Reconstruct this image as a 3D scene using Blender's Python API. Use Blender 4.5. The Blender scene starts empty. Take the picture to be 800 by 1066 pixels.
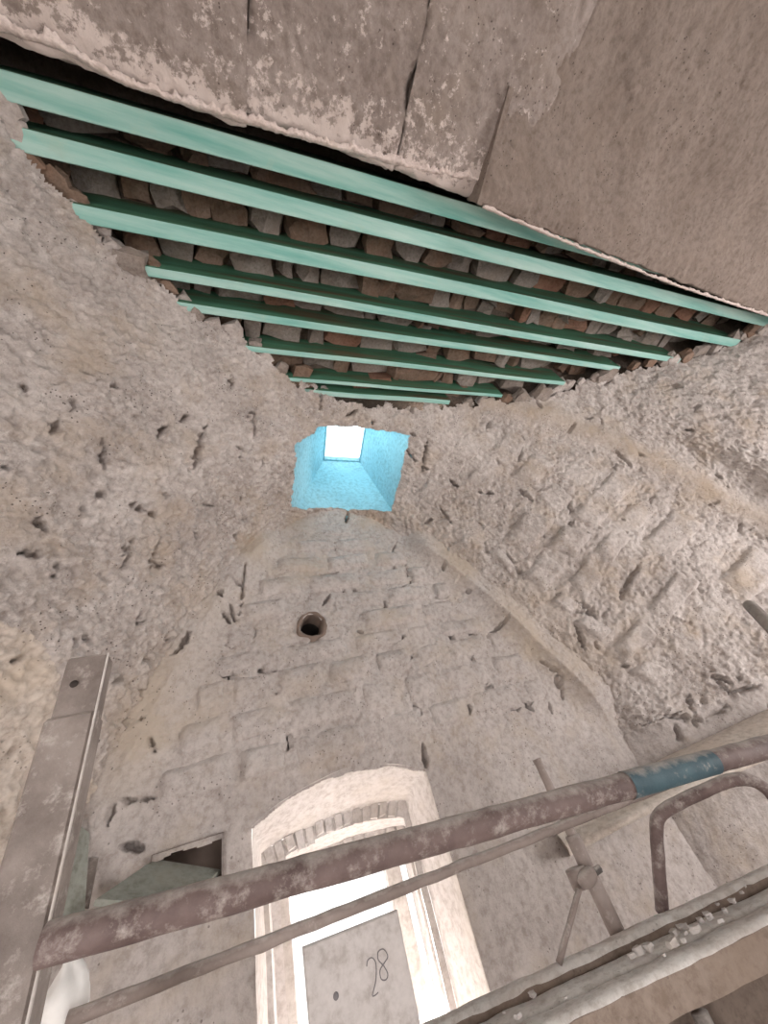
import bpy, math, random
import numpy as np
from mathutils import Matrix, Vector

random.seed(7)
rng = np.random.default_rng(11)
scene = bpy.context.scene
col = scene.collection
PI = math.pi

# ------------------------------------------------------------------ camera
EYE = np.array([0.0, 0.0, 1.55])
C0 = np.array([400.0, 533.0])


def cam_basis(Z=(240, 103), X=(1300, 520)):
    z = np.array(Z, float) - C0
    x = np.array(X, float) - C0
    f = math.sqrt(-(z @ x))
    zd = np.r_[z, f]; zd /= np.linalg.norm(zd)
    xd = np.r_[x, f]; xd /= np.linalg.norm(xd)
    yd = np.cross(zd, xd)
    return f, np.array([xd, yd, zd])


FPX, RW = cam_basis()
cam_d = bpy.data.cameras.new('camera')
cam = bpy.data.objects.new('camera', cam_d)
col.objects.link(cam)
cam_d.sensor_fit = 'HORIZONTAL'
cam_d.sensor_width = 36.0
cam_d.lens = 36.0 * FPX / 800.0
cam_d.clip_start = 0.02
rt, up, bk = RW @ [1, 0, 0], RW @ [0, -1, 0], RW @ [0, 0, -1]
cam.matrix_world = Matrix(((rt[0], up[0], bk[0], EYE[0]), (rt[1], up[1], bk[1], EYE[1]),
                           (rt[2], up[2], bk[2], EYE[2]), (0, 0, 0, 1)))
scene.camera = cam

# ------------------------------------------------------------------ world, lights, exposure
world = bpy.data.worlds.new('sky')
scene.world = world
world.use_nodes = True
wn = world.node_tree.nodes
wl = world.node_tree.links
wn.clear()
wo = wn.new('ShaderNodeOutputWorld')
wb = wn.new('ShaderNodeBackground')
wg = wn.new('ShaderNodeTexCoord')
ws = wn.new('ShaderNodeSeparateXYZ')
wr = wn.new('ShaderNodeValToRGB')
wl.new(wg.outputs['Generated'], ws.inputs[0])
wl.new(ws.outputs['Z'], wr.inputs[0])
cr = wr.color_ramp
cr.elements[0].position = 0.0
cr.elements[0].color = (0.74, 0.72, 0.71, 1)      # hazy white horizon
cr.elements[1].position = 0.75
cr.elements[1].color = (0.72, 0.92, 1.0, 1)     # bright pale blue overhead
e = cr.elements.new(0.35)
e.color = (0.74, 0.80, 0.84, 1)
wl.new(wr.outputs[0], wb.inputs[0])
wb.inputs[1].default_value = 1.9
wl.new(wb.outputs[0], wo.inputs[0])


def area(name, loc, target, sx, sy, power, color):
    ld = bpy.data.lights.new(name, 'AREA')
    ld.shape = 'RECTANGLE'
    ld.size, ld.size_y = sx, sy
    ld.energy = power
    ld.color = color
    o = bpy.data.objects.new(name, ld)
    col.objects.link(o)
    o.location = loc
    d = Vector(target) - Vector(loc)
    o.rotation_euler = d.to_track_quat('-Z', 'Y').to_euler()
    return o


# sun through the front window, plus added fill lamps behind and beside the camera
sun_d = bpy.data.lights.new('sun', 'SUN')
sun_d.energy = 55.0
sun_d.angle = math.radians(1.5)
sun_d.color = (1.0, 0.94, 0.88)
sun = bpy.data.objects.new('sun', sun_d)
col.objects.link(sun)
sun.rotation_euler = Vector((0.0, -0.76, -0.66)).to_track_quat('-Z', 'Y').to_euler()
area('fill_rear', (1.3, -4.6, 1.3), (1.2, 0.5, 1.3), 1.2, 2.0, 65, (1.0, 0.94, 0.91))  # fill lamp added in front of the modelled rear doorway
area('fill_right', (5.4, -0.9, 1.0), (1.0, 1.5, 1.7), 1.4, 1.8, 130, (1.0, 0.95, 0.92))  # added fill lamp on the right; the side wall has no opening
area('fill_left', (-1.75, -0.9, 0.8), (1.5, 1.5, 1.6), 1.0, 1.4, 45, (1.0, 0.95, 0.92))  # added low fill lamp on the left; no opening in that wall

vs = scene.view_settings
vs.view_transform = 'Standard'
vs.look = 'None'
vs.gamma = 1.0
vs.use_curve_mapping = False
vs.exposure = 0.3

# ------------------------------------------------------------------ scale and helpers
D = 2.4                # camera to end wall
H = 1.1 * D            # camera to underside of the joists (vertical)


def ray(p):
    return RW @ np.r_[np.array(p, float) - C0, FPX]


def at_y(p, y):
    d = ray(p)
    return EYE + d * (y / d[1])


def at_z(p, z):
    d = ray(p)
    return EYE + d * (z / d[2])


def tag(o, label=None, cat=None, group=None, kind=None):
    if label: o['label'] = label
    if cat: o['category'] = cat
    if group: o['group'] = group
    if kind: o['kind'] = kind
    return o


def link(name, me, mat=None, parent=None):
    if mat is not None and len(me.materials) == 0:
        me.materials.append(mat)
    o = bpy.data.objects.new(name, me)
    col.objects.link(o)
    if parent is not None:
        o.parent = parent
    return o


def np_mesh(name, V, F, smooth=True):
    """V (n,3) F (m,4) quads"""
    V = np.ascontiguousarray(V, dtype=np.float32)
    F = np.ascontiguousarray(F, dtype=np.int32)
    me = bpy.data.meshes.new(name)
    n, m, k = len(V), len(F), F.shape[1]
    me.vertices.add(n)
    me.vertices.foreach_set('co', V.ravel())
    me.loops.add(m * k)
    me.loops.foreach_set('vertex_index', F.ravel())
    me.polygons.add(m)
    me.polygons.foreach_set('loop_start', np.arange(0, m * k, k, dtype=np.int32))
    me.polygons.foreach_set('loop_total', np.full(m, k, dtype=np.int32))
    me.polygons.foreach_set('use_smooth', np.full(m, smooth))
    me.update(calc_edges=True)
    return me


def compact(V, F, extra=None):
    used = np.zeros(len(V), bool)
    used[F.ravel()] = True
    idx = np.cumsum(used) - 1
    if extra is None:
        return V[used], idx[F]
    return V[used], idx[F], [e_[used] for e_ in extra]


def add_attr(me, name, vals):
    a = me.attributes.new(name, 'FLOAT', 'POINT')
    a.data.foreach_set('value', np.ascontiguousarray(vals, dtype=np.float32))


def py_mesh(name, verts, faces, smooth=False):
    me = bpy.data.meshes.new(name)
    me.from_pydata([tuple(map(float, v)) for v in verts], [], faces)
    me.polygons.foreach_set('use_smooth', [smooth] * len(me.polygons))
    me.update()
    return me


# ------------------------------------------------------------------ noise
_perm = rng.permutation(256).astype(np.int64)
_perm = np.r_[_perm, _perm, _perm]
_grad = rng.normal(size=(256, 3))
_grad /= np.linalg.norm(_grad, axis=1)[:, None]


def perlin(P):
    P = np.asarray(P, float)
    I = np.floor(P).astype(np.int64)
    Fr = P - I
    I &= 255
    U = Fr * Fr * Fr * (Fr * (Fr * 6 - 15) + 10)
    out = 0.0
    for dx in (0, 1):
        wx = U[:, 0] if dx else 1 - U[:, 0]
        for dy in (0, 1):
            wy = U[:, 1] if dy else 1 - U[:, 1]
            for dz in (0, 1):
                wz = U[:, 2] if dz else 1 - U[:, 2]
                h = _perm[_perm[_perm[I[:, 0] + dx] + I[:, 1] + dy] + I[:, 2] + dz]
                g = _grad[h]
                dot = g[:, 0] * (Fr[:, 0] - dx) + g[:, 1] * (Fr[:, 1] - dy) + g[:, 2] * (Fr[:, 2] - dz)
                out = out + wx * wy * wz * dot
    return out * 1.6


def fbm(P, s, o=3, gain=0.5):
    r, a, tot = 0.0, 1.0, 0.0
    for k in range(o):
        r = r + a * perlin(P * (s * 2 ** k) + 17.3 * k)
        tot += a
        a *= gain
    return r / tot


def sm(a, b, x):
    t = np.clip((x - a) / (b - a), 0, 1)
    return t * t * (3 - 2 * t)


# ------------------------------------------------------------------ materials
def new_mat(name):
    m = bpy.data.materials.new(name)
    m.use_nodes = True
    nt = m.node_tree
    b = nt.nodes['Principled BSDF']
    return m, nt.nodes, nt.links, b


def nz(N, L, scale, detail=6.0, rough=0.6, vec=None):
    n = N.new('ShaderNodeTexNoise')
    n.inputs['Scale'].default_value = scale
    n.inputs['Detail'].default_value = detail
    n.inputs['Roughness'].default_value = rough
    if vec is not None:
        L.new(vec, n.inputs['Vector'])
    return n.outputs['Fac']


def ramp(N, L, fac, stops):
    r = N.new('ShaderNodeValToRGB')
    els = r.color_ramp.elements
    while len(els) < len(stops):
        els.new(0.5)
    for el, (p, c) in zip(els, stops):
        el.position = p
        el.color = (*c, 1)
    L.new(fac, r.inputs[0])
    return r.outputs[0]


def mixc(N, L, fac, a, b, mode='MIX'):
    m = N.new('ShaderNodeMix')
    m.data_type = 'RGBA'
    m.blend_type = mode
    for sock, v in ((m.inputs[0], fac), (m.inputs[6], a), (m.inputs[7], b)):
        if hasattr(v, 'default_value') or hasattr(v, 'links'):
            L.new(v, sock)
        elif isinstance(v, (int, float)):
            sock.default_value = v
        else:
            sock.default_value = (*v, 1)
    return m.outputs[2]


def mth(N, L, op, a, b=None):
    m = N.new('ShaderNodeMath')
    m.operation = op
    for sock, v in ((m.inputs[0], a), (m.inputs[1], b)):
        if v is None:
            continue
        if isinstance(v, (int, float)):
            sock.default_value = v
        else:
            L.new(v, sock)
    return m.outputs[0]


def bump(N, L, b, height, strength, dist):
    bp = N.new('ShaderNodeBump')
    bp.inputs['Strength'].default_value = strength
    bp.inputs['Distance'].default_value = dist
    L.new(height, bp.inputs['Height'])
    L.new(bp.outputs[0], b.inputs['Normal'])
    return bp


def plaster(name, c_lo, c_hi, c_warm, bump_d=0.012, pits=0.5, attr=True, scale=1.0, speck=0.6, fleck=0.0):
    m, N, L, b = new_mat(name)
    tc = N.new('ShaderNodeTexCoord')
    geo = N.new('ShaderNodeNewGeometry')
    v = geo.outputs['Position']
    big = nz(N, L, 2.2 * scale, 8, 0.65, v)
    base = ramp(N, L, big, [(0.3, c_lo), (0.68, c_hi)])
    fine = nz(N, L, 28 * scale, 6, 0.7, v)
    spot = ramp(N, L, fine, [(0.36, (0.62, 0.58, 0.55)), (0.52, (1, 1, 1)), (0.75, (1.28, 1.28, 1.28))])
    cc = mixc(N, L, speck, base, spot, 'MULTIPLY')
    if fleck:
        fn_ = mth(N, L, 'ADD', nz(N, L, 21, 9, 0.74, v), mth(N, L, 'MULTIPLY', nz(N, L, 3.0, 4, 0.6, v), 0.4))
        ff_ = ramp(N, L, fn_, [(0.70, (0, 0, 0)), (0.86, (fleck, fleck, fleck))])
        cc = mixc(N, L, ff_, cc, (0.70, 0.65, 0.63))
        fd_ = ramp(N, L, fn_, [(0.46, (0.55, 0.55, 0.55)), (0.60, (0, 0, 0))])
        cc = mixc(N, L, fd_, cc, (0.29, 0.245, 0.215))
    warmn = nz(N, L, 3.3 * scale, 6, 0.6, v)
    wf = ramp(N, L, warmn, [(0.5, (0, 0, 0)), (0.72, (0.7, 0.7, 0.7))])
    if attr:
        at = N.new('ShaderNodeAttribute')
        at.attribute_name = 'warm'
        wf2 = mth(N, L, 'ADD', wf, at.outputs['Fac'])
        wf2 = mth(N, L, 'MINIMUM', wf2, 0.9)
    else:
        wf2 = wf
    cc = mixc(N, L, wf2, cc, c_warm)
    # small black pits and straw holes with a shape of their own
    vo = N.new('ShaderNodeTexVoronoi')
    vo.inputs['Scale'].default_value = 42 * scale
    vo.inputs['Randomness'].default_value = 1.0
    L.new(v, vo.inputs['Vector'])
    gate = nz(N, L, 5.5 * scale, 4, 0.6, v)
    pit = mth(N, L, 'LESS_THAN', vo.outputs['Distance'], 0.17)
    pit = mth(N, L, 'MULTIPLY', pit, mth(N, L, 'GREATER_THAN', gate, 0.55))
    pit = mth(N, L, 'MULTIPLY', pit, pits)
    cc = mixc(N, L, pit, cc, (0.07, 0.055, 0.05))
    L.new(cc, b.inputs['Base Color'])
    b.inputs['Roughness'].default_value = 0.95
    b.inputs['Specular IOR Level'].default_value = 0.15
    mid = nz(N, L, 9 * scale, 10, 0.66, v)
    hgt = mth(N, L, 'SUBTRACT', mid, mth(N, L, 'MULTIPLY', pit, 0.6))
    bump(N, L, b, hgt, 0.9, bump_d)
    return m


M = {}
M['vault'] = plaster('vault_plaster', (0.38, 0.335, 0.315), (0.60, 0.55, 0.53), (0.46, 0.375, 0.30), 0.05, 0.8, fleck=0.75)
M['wall'] = plaster('wall_plaster', (0.41, 0.37, 0.355), (0.54, 0.495, 0.48), (0.46, 0.39, 0.325), 0.03, 0.55)
M['warm'] = plaster('warm_wall_plaster', (0.45, 0.39, 0.345), (0.56, 0.50, 0.455), (0.49, 0.41, 0.335), 0.012, 0.5)
M['lintel'] = plaster('lintel_stone', (0.225, 0.185, 0.168), (0.36, 0.31, 0.288), (0.28, 0.23, 0.197), 0.02, 0.7, False)
_lm = M['lintel']
_N, _L = _lm.node_tree.nodes, _lm.node_tree.links
_b = _N['Principled BSDF']
_src = _b.inputs['Base Color'].links[0].from_socket
_at = _N.new('ShaderNodeAttribute'); _at.attribute_name = 'fleck'
_geo = _N.new('ShaderNodeNewGeometry')
_f = mth(_N, _L, 'ADD', nz(_N, _L, 26, 8, 0.72, _geo.outputs['Position']), mth(_N, _L, 'MULTIPLY', nz(_N, _L, 3.5, 4, 0.6, _geo.outputs['Position']), 0.35))
_f = mth(_N, _L, 'ADD', _f, mth(_N, _L, 'MULTIPLY', _at.outputs['Fac'], 0.30))
_fl = ramp(_N, _L, _f, [(0.76, (0, 0, 0)), (0.84, (0.85, 0.85, 0.85))])
_L.new(mixc(_N, _L, _fl, _src, (0.62, 0.54, 0.51)), _b.inputs['Base Color'])
M['brownplaster'] = plaster('brown_plaster', (0.215, 0.175, 0.153), (0.285, 0.235, 0.208), (0.25, 0.20, 0.17), 0.03, 0.8, False)
M['white'] = plaster('whitewash', (0.52, 0.49, 0.48), (0.64, 0.61, 0.60), (0.58, 0.53, 0.49), 0.008, 0.15, False)
M['edge'] = plaster('pale_broken_plaster', (0.60, 0.50, 0.47), (0.76, 0.67, 0.64), (0.66, 0.56, 0.5), 0.02, 0.2, False, 1.6)
M['smooth'] = plaster('smooth_plaster', (0.50, 0.45, 0.41), (0.58, 0.53, 0.49), (0.54, 0.46, 0.39), 0.005, 0.1, False)
M['ledge'] = plaster('cream_lime_plaster', (0.62, 0.56, 0.51), (0.72, 0.66, 0.61), (0.66, 0.57, 0.5), 0.004, 0.0, False)
M['rubble1'] = plaster('rubble_stone_brown', (0.17, 0.115, 0.085), (0.30, 0.22, 0.175), (0.27, 0.16, 0.11), 0.02, 0.3, False, 2)
M['rubble2'] = plaster('rubble_stone_grey', (0.24, 0.205, 0.185), (0.38, 0.335, 0.31), (0.3, 0.24, 0.2), 0.02, 0.3, False, 2)
M['rubble3'] = plaster('rubble_brick_red', (0.22, 0.11, 0.075), (0.33, 0.20, 0.15), (0.3, 0.17, 0.12), 0.02, 0.3, False, 2)
M['bed'] = plaster('mortar_bed', (0.10, 0.08, 0.065), (0.17, 0.135, 0.115), (0.13, 0.1, 0.08), 0.03, 0.3, False, 2)
M['floor'] = plaster('dusty_floor', (0.44, 0.40, 0.36), (0.56, 0.52, 0.48), (0.5, 0.44, 0.38), 0.01, 0.2, False)
M['shaft'] = plaster('pale_blue_shaft', (0.31, 0.53, 0.61), (0.37, 0.60, 0.68), (0.33, 0.55, 0.63), 0.006, 0.25, False)  # even pale blue base colour over the whole shaft


def joist_mat():
    m, N, L, b = new_mat('turquoise_paint')
    geo = N.new('ShaderNodeNewGeometry')
    v = geo.outputs['Position']
    mp = N.new('ShaderNodeMapping')
    mp.inputs['Scale'].default_value = (0.5, 6, 6)
    L.new(v, mp.inputs[0])
    n1 = nz(N, L, 2.5, 6, 0.6, mp.outputs[0])
    c = ramp(N, L, n1, [(0.28, (0.17, 0.45, 0.40)), (0.5, (0.33, 0.58, 0.53)), (0.68, (0.45, 0.66, 0.61))])
    n2 = nz(N, L, 3.5, 6, 0.65, v)
    f2 = ramp(N, L, n2, [(0.60, (0, 0, 0)), (0.75, (0.8, 0.8, 0.8))])
    c = mixc(N, L, f2, c, (0.40, 0.56, 0.48))
    n3 = nz(N, L, 7, 8, 0.7, v)
    f3 = ramp(N, L, n3, [(0.68, (0, 0, 0)), (0.74, (0.85, 0.85, 0.85))])
    c = mixc(N, L, f3, c, (0.52, 0.46, 0.41))
    # shade of the joists' sides painted in: darker, browner colour than the undersides
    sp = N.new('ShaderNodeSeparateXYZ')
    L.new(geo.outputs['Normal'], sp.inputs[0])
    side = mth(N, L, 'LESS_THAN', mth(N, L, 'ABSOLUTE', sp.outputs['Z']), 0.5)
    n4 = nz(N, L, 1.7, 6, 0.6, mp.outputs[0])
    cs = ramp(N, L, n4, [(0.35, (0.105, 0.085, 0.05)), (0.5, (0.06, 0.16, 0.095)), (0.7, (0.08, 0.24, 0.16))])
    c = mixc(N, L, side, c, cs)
    L.new(c, b.inputs['Base Color'])
    b.inputs['Roughness'].default_value = 0.7
    b.inputs['Specular IOR Level'].default_value = 0.3
    bump(N, L, b, nz(N, L, 30, 6, 0.6, mp.outputs[0]), 0.5, 0.004)
    return m


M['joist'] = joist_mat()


def metal_mat(name, c_a, c_b, dust=(0.50, 0.46, 0.43), dust_amt=0.5, rough=0.65):
    m, N, L, b = new_mat(name)
    geo = N.new('ShaderNodeNewGeometry')
    v = geo.outputs['Position']
    c = ramp(N, L, nz(N, L, 9, 8, 0.65, v), [(0.35, c_a), (0.65, c_b)])
    f = ramp(N, L, nz(N, L, 22, 8, 0.75, v), [(0.50 + 0.12 * (1 - dust_amt), (0, 0, 0)), (0.72, (0.85, 0.85, 0.85))])
    sp = N.new('ShaderNodeSeparateXYZ')
    L.new(geo.outputs['Normal'], sp.inputs[0])
    top = ramp(N, L, mth(N, L, 'ADD', mth(N, L, 'MULTIPLY', sp.outputs['Z'], 0.5), mth(N, L, 'MULTIPLY', nz(N, L, 30, 6, 0.7, v), 0.9)),
               [(0.62, (0, 0, 0)), (0.95, (0.8, 0.8, 0.8))])
    ff = mth(N, L, 'MAXIMUM', f, top)
    c = mixc(N, L, ff, c, dust)
    L.new(c, b.inputs['Base Color'])
    b.inputs['Roughness'].default_value = rough
    bump(N, L, b, nz(N, L, 60, 6, 0.7, v), 0.6, 0.003)
    return m


M['rust'] = metal_mat('rusty_red_tube', (0.095, 0.062, 0.059), (0.185, 0.135, 0.128), dust_amt=0.9)
M['rustpost'] = metal_mat('grimy_steel_post', (0.15, 0.122, 0.11), (0.29, 0.25, 0.23), dust_amt=0.7)
M['greytube'] = metal_mat('dusty_grey_tube', (0.20, 0.16, 0.145), (0.30, 0.25, 0.23))
M['bluesleeve'] = metal_mat('blue_paint_band', (0.03, 0.068, 0.09), (0.06, 0.12, 0.15), dust_amt=0.6)
M['darkmetal'] = metal_mat('dark_bolt', (0.05, 0.045, 0.045), (0.1, 0.09, 0.085), dust_amt=0.2)
M['wood'] = plaster('dusty_plank', (0.60, 0.57, 0.55), (0.84, 0.82, 0.80), (0.66, 0.6, 0.56), 0.008, 0.3, False, 1.5)
M['brownwood'] = plaster('brown_timber', (0.23, 0.18, 0.15), (0.34, 0.28, 0.24), (0.29, 0.225, 0.18), 0.006, 0.3, False, 1.5)
M['bearer'] = plaster('dark_brown_timber', (0.13, 0.10, 0.085), (0.21, 0.17, 0.145), (0.17, 0.13, 0.105), 0.006, 0.2, False, 1.5)
M['board'] = plaster('grey_board', (0.50, 0.47, 0.46), (0.58, 0.55, 0.545), (0.54, 0.5, 0.48), 0.002, 0.0, False)
M['greenboard'] = plaster('grey_green_board', (0.235, 0.25, 0.225), (0.31, 0.32, 0.29), (0.3, 0.29, 0.25), 0.003, 0.0, False)
M['frame'] = plaster('window_frame_paint', (0.50, 0.47, 0.45), (0.60, 0.57, 0.55), (0.52, 0.47, 0.43), 0.003, 0.0, False)


def plain(name, c, rough=0.8):
    m, N, L, b = new_mat(name)
    geo = N.new('ShaderNodeNewGeometry')
    n = nz(N, L, 12, 5, 0.6, geo.outputs['Position'])
    cc = ramp(N, L, n, [(0.3, tuple(x * 0.85 for x in c)), (0.7, tuple(min(1, x * 1.1) for x in c))])
    L.new(cc, b.inputs['Base Color'])
    b.inputs['Roughness'].default_value = rough
    return m


M['pencil'] = plain('pencil_marks', (0.2, 0.19, 0.2))
M['soot'] = plain('sooty_pipe_lining', (0.035, 0.027, 0.024), 0.95)
M['collar'] = plain('mortar_collar', (0.20, 0.15, 0.125), 0.95)
M['bag'] = plain('white_plastic', (0.78, 0.77, 0.76), 0.5)
m, N, L, b = new_mat('window_glass')
mx = N.new('ShaderNodeMixShader')
tr = N.new('ShaderNodeBsdfTransparent')
gl = N.new('ShaderNodeBsdfGlossy')
gl.inputs['Roughness'].default_value = 0.05
mx.inputs[0].default_value = 0.06
L.new(tr.outputs[0], mx.inputs[1]); L.new(gl.outputs[0], mx.inputs[2])
L.new(mx.outputs[0], N['Material Output'].inputs['Surface'])
M['glass'] = m

# ------------------------------------------------------------------ the vault surface
KY = np.array([0.0, 0.15, 0.385, 0.50, 0.59, 0.69, 0.85, 1.0, 1.1]) * D
KXC = np.array([0.86, 0.80, 0.62, 0.55, 0.48, 0.44, 0.40, 0.37, 0.36]) * D
KWL = np.array([1.65, 1.58, 1.32, 1.12, 1.00, 0.90, 0.76, 0.66, 0.62]) * D
KWR = np.array([1.70, 1.62, 1.36, 1.44, 1.42, 1.25, 0.95, 0.70, 0.64]) * D
KH = np.array([1.75, 1.65, 1.35, 1.22, 1.135, 1.05, 1.00, 0.95, 0.92]) * D
KPR = np.array([2.0, 2.0, 2.0, 2.0, 2.0, 1.95, 1.8, 1.65, 1.6])
KQR = np.array([2.0, 2.0, 2.0, 2.0, 2.0, 1.8, 1.3, 1.05, 1.0])
KPL = np.array([2.0, 2.0, 2.0, 2.0, 2.0, 2.0, 2.0, 2.0, 2.0])
KQL = np.array([2.0, 2.0, 2.0, 1.9, 1.8, 1.6, 1.35, 1.15, 1.1])


def pch(y, K):
    """smooth (Catmull-Rom like) interpolation of the keyed values"""
    y = np.asarray(y, float)
    i = np.clip(np.searchsorted(KY, y) - 1, 0, len(KY) - 2)
    d = np.diff(K) / np.diff(KY)
    s = np.r_[d[0], np.where(d[1:] * d[:-1] > 0, 2 * d[1:] * d[:-1] / (d[1:] + d[:-1] + 1e-12), 0), d[-1]]
    h = KY[i + 1] - KY[i]
    t = np.clip((y - KY[i]) / h, 0, 1)
    return (K[i] * (1 + 2 * t) * (1 - t) ** 2 + s[i] * h * t * (1 - t) ** 2 + K[i + 1] * t * t * (3 - 2 * t) + s[i + 1] * h * t * t * (t - 1))


def vault_point(sx, y):
    """sx in [-1,1] = signed relative half width"""
    right = sx > 0
    w = np.where(right, pch(y, KWR), pch(y, KWL))
    p = np.where(right, pch(y, KPR), pch(y, KPL))
    q = np.where(right, pch(y, KQR), pch(y, KQL))
    u = np.clip(np.abs(sx), 0, 1)
    z = pch(y, KH) * np.clip(1 - u ** p, 0, 1) ** (1 / q)
    return pch(y, KXC) + sx * w, z


def vault_z(x, y):
    xc = pch(y, KXC)
    w = np.where(x > xc, pch(y, KWR), pch(y, KWL))
    sx = (x - xc) / w
    return np.where(np.abs(sx) < 1, vault_point(np.clip(sx, -1, 1), y)[1], -9)


def hit(p):
    """where the line of sight through a point of the photograph meets vault, walls or end wall"""
    d = ray(p); d = d / np.linalg.norm(d)
    t = np.linspace(0.3, 6, 3000)
    Q = d[None, :] * t[:, None]
    inside = (Q[:, 1] < D)
    zz = vault_z(Q[:, 0], np.clip(Q[:, 1], 0, D))
    xc = pch(np.clip(Q[:, 1], 0, D), KXC)
    okv = np.where(Q[:, 2] > 0, Q[:, 2] < zz, zz > -5)
    ok = inside & okv
    k = np.argmin(ok) if not ok.all() else len(t) - 1
    return EYE + Q[max(k - 1, 0)]


# crack lines read off the photograph (polylines, half width in metres)
CR = [
    ([(542, 510), (554, 520)], .010), ([(575, 508), (577, 526)], .010), ([(591, 518), (597, 540), (588, 556)], .008),
    ([(681, 515), (664, 537)], .008), ([(653, 553), (640, 580)], .006), ([(677, 558), (685, 567)], .011),
    ([(665, 588), (650, 612), (646, 624)], .009), ([(606, 627), (620, 643)], .010), ([(599, 648), (609, 676)], .010),
    ([(528, 634), (523, 650), (508, 663)], .008), ([(486, 655), (498, 667)], .008), ([(484, 677), (495, 690), (506, 712)], .009),
    ([(525, 572), (536, 588), (546, 603), (560, 592)], .006), ([(520, 480), (512, 500)], .006), ([(598, 563), (604, 573)], .008),
    ([(620, 512), (632, 520)], .006), ([(700, 545), (698, 560)], .006), ([(545, 455), (540, 480)], .006),
    ([(560, 690), (580, 705), (586, 728)], .006), ([(740, 700), (760, 722), (790, 712)], .006), ([(690, 745), (735, 750), (760, 735)], .006),
    ([(265, 430), (264, 454)], .006), ([(209, 453), (203, 487)], .009), ([(110, 455), (108, 485)], .006),
    ([(40, 540), (47, 552)], .010), ([(18, 575), (45, 578)], .006), ([(138, 560), (130, 592)], .006), ([(166, 560), (158, 590)], .005),
    ([(199, 665), (190, 683), (180, 690)], .009), ([(228, 617), (231, 628)], .010), ([(240, 650), (232, 640)], .008),
    ([(228, 703), (246, 705)], .008), ([(128, 751), (150, 754)], .008), ([(166, 705), (176, 703)], .007),
    ([(327, 571), (360, 571)], .006), ([(360, 571), (385, 566)], .004), ([(318, 737), (346, 733)], .005), ([(286, 722), (308, 716)], .004),
    ([(325, 600), (352, 595)], .005), ([(356, 600), (358, 616)], .007), ([(368, 612), (373, 622), (388, 623)], .006),
    ([(363, 532), (360, 544)], .009), ([(270, 690), (272, 702)], .007), ([(276, 700), (320, 697)], .004), ([(410, 690), (440, 680)], .004),
    ([(420, 610), (440, 600)], .006), ([(466, 655), (476, 672)], .010), ([(300, 765), (305, 770), (300, 780)], .006),
    ([(440, 775), (445, 800)], .008), ([(375, 640), (392, 648)], .005), ([(410, 585), (411, 600)], .006),
    ([(255, 595), (250, 640)], .005), ([(445, 460), (440, 490)], .008), ([(425, 470), (432, 480)], .007),
    ([(610, 540), (625, 552)], .006), ([(560, 545), (566, 560)], .006), ([(640, 470), (655, 485)], .006), ([(700, 395), (712, 400)], .018),
    ([(690, 640), (720, 650)], .004), ([(655, 525), (648, 540)], .005), ([(460, 530), (470, 545)], .005), ([(500, 555), (508, 575)], .005),
    ([(115, 860), (125, 835), (160, 830)], .005), ([(130, 880), (150, 885)], .008), ([(158, 770), (162, 783)], .005),
]
CRACKS = []
for pl, hw in CR:
    pts = [hit(q) for q in pl]
    CRACKS += [(pts[i], pts[i + 1], hw * 1.25) for i in range(len(pts) - 1)]
# plus a scatter of short straw gashes over the rough vault
rr = random.Random(3)
for _ in range(200):
    q = (rr.uniform(0, 800), rr.uniform(380, 760))
    if q[0] < 300 and rr.random() < .5: continue
    a = rr.uniform(0, PI)
    l = rr.uniform(5, 15)
    CRACKS.append((hit(q), hit((q[0] + l * math.cos(a), q[1] + l * math.sin(a))), rr.uniform(.004, .010)))


def crack_depth(P, jitter):
    out = np.zeros(len(P))
    for a, b_, hw in CRACKS:
        lo = np.minimum(a, b_) - 0.05
        hi = np.maximum(a, b_) + 0.05
        k = np.where(((P > lo) & (P < hi)).all(1))[0]
        if len(k) == 0:
            continue
        ab = b_ - a
        t = np.clip(((P[k] - a) @ ab) / (ab @ ab + 1e-9), 0, 1)
        d = np.linalg.norm(P[k] - a - t[:, None] * ab, axis=1) + jitter[k] * 0.02
        wdt = 1.35 * hw * (1 - 0.6 * np.abs(2 * t - 1) ** 2)
        out[k] = np.maximum(out[k], (1 - sm(wdt * 0.5, wdt * 1.5, d)) * min(0.10, hw * 8))
    return out


# skylight outline on the vault, as plan polygon
SKY_PX = [(303, 527), (318, 531), (360, 530), (408, 533), (416, 500), (427, 453), (390, 447), (331, 444), (326, 452), (307, 463)]
SKY = np.array([hit(q) for q in SKY_PX])


def in_poly(x, y, poly):
    c = np.zeros(len(x), bool)
    j = len(poly) - 1
    for i in range(len(poly)):
        xi, yi = poly[i][:2]
        xj, yj = poly[j][:2]
        c ^= ((yi > y) != (yj > y)) & (x < (xj - xi) * (y - yi) / (yj - yi + 1e-12) + xi)
        j = i
    return c


NY, NS, NB = 470, 760, 90
ys = np.linspace(0.02, D + 0.12, NY)
ph = np.linspace(-PI / 2, PI / 2, NS)
YY, PP = np.meshgrid(ys, ph, indexing='ij')
X, Zr = vault_point(np.sin(PP).ravel(), YY.ravel())
X = X.reshape(YY.shape); Zr = Zr.reshape(YY.shape)
zb = -np.linspace(0, 1, NB)[1:] ** 1.0 * EYE[2]
XL = np.repeat(X[:, :1], NB - 1, 1); XR = np.repeat(X[:, -1:], NB - 1, 1)
X = np.hstack([XL, X, XR])
Zr = np.hstack([np.repeat(zb[::-1][None], NY, 0), Zr, np.repeat(zb[None], NY, 0)])
YY = np.repeat(ys[:, None], X.shape[1], 1)
G = np.stack([X, YY, Zr + EYE[2]], -1)
tu = np.gradient(G, axis=0); tv = np.gradient(G, axis=1)
Nn = np.cross(tv, tu)
Nn /= np.linalg.norm(Nn, axis=-1)[..., None] + 1e-12
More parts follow.
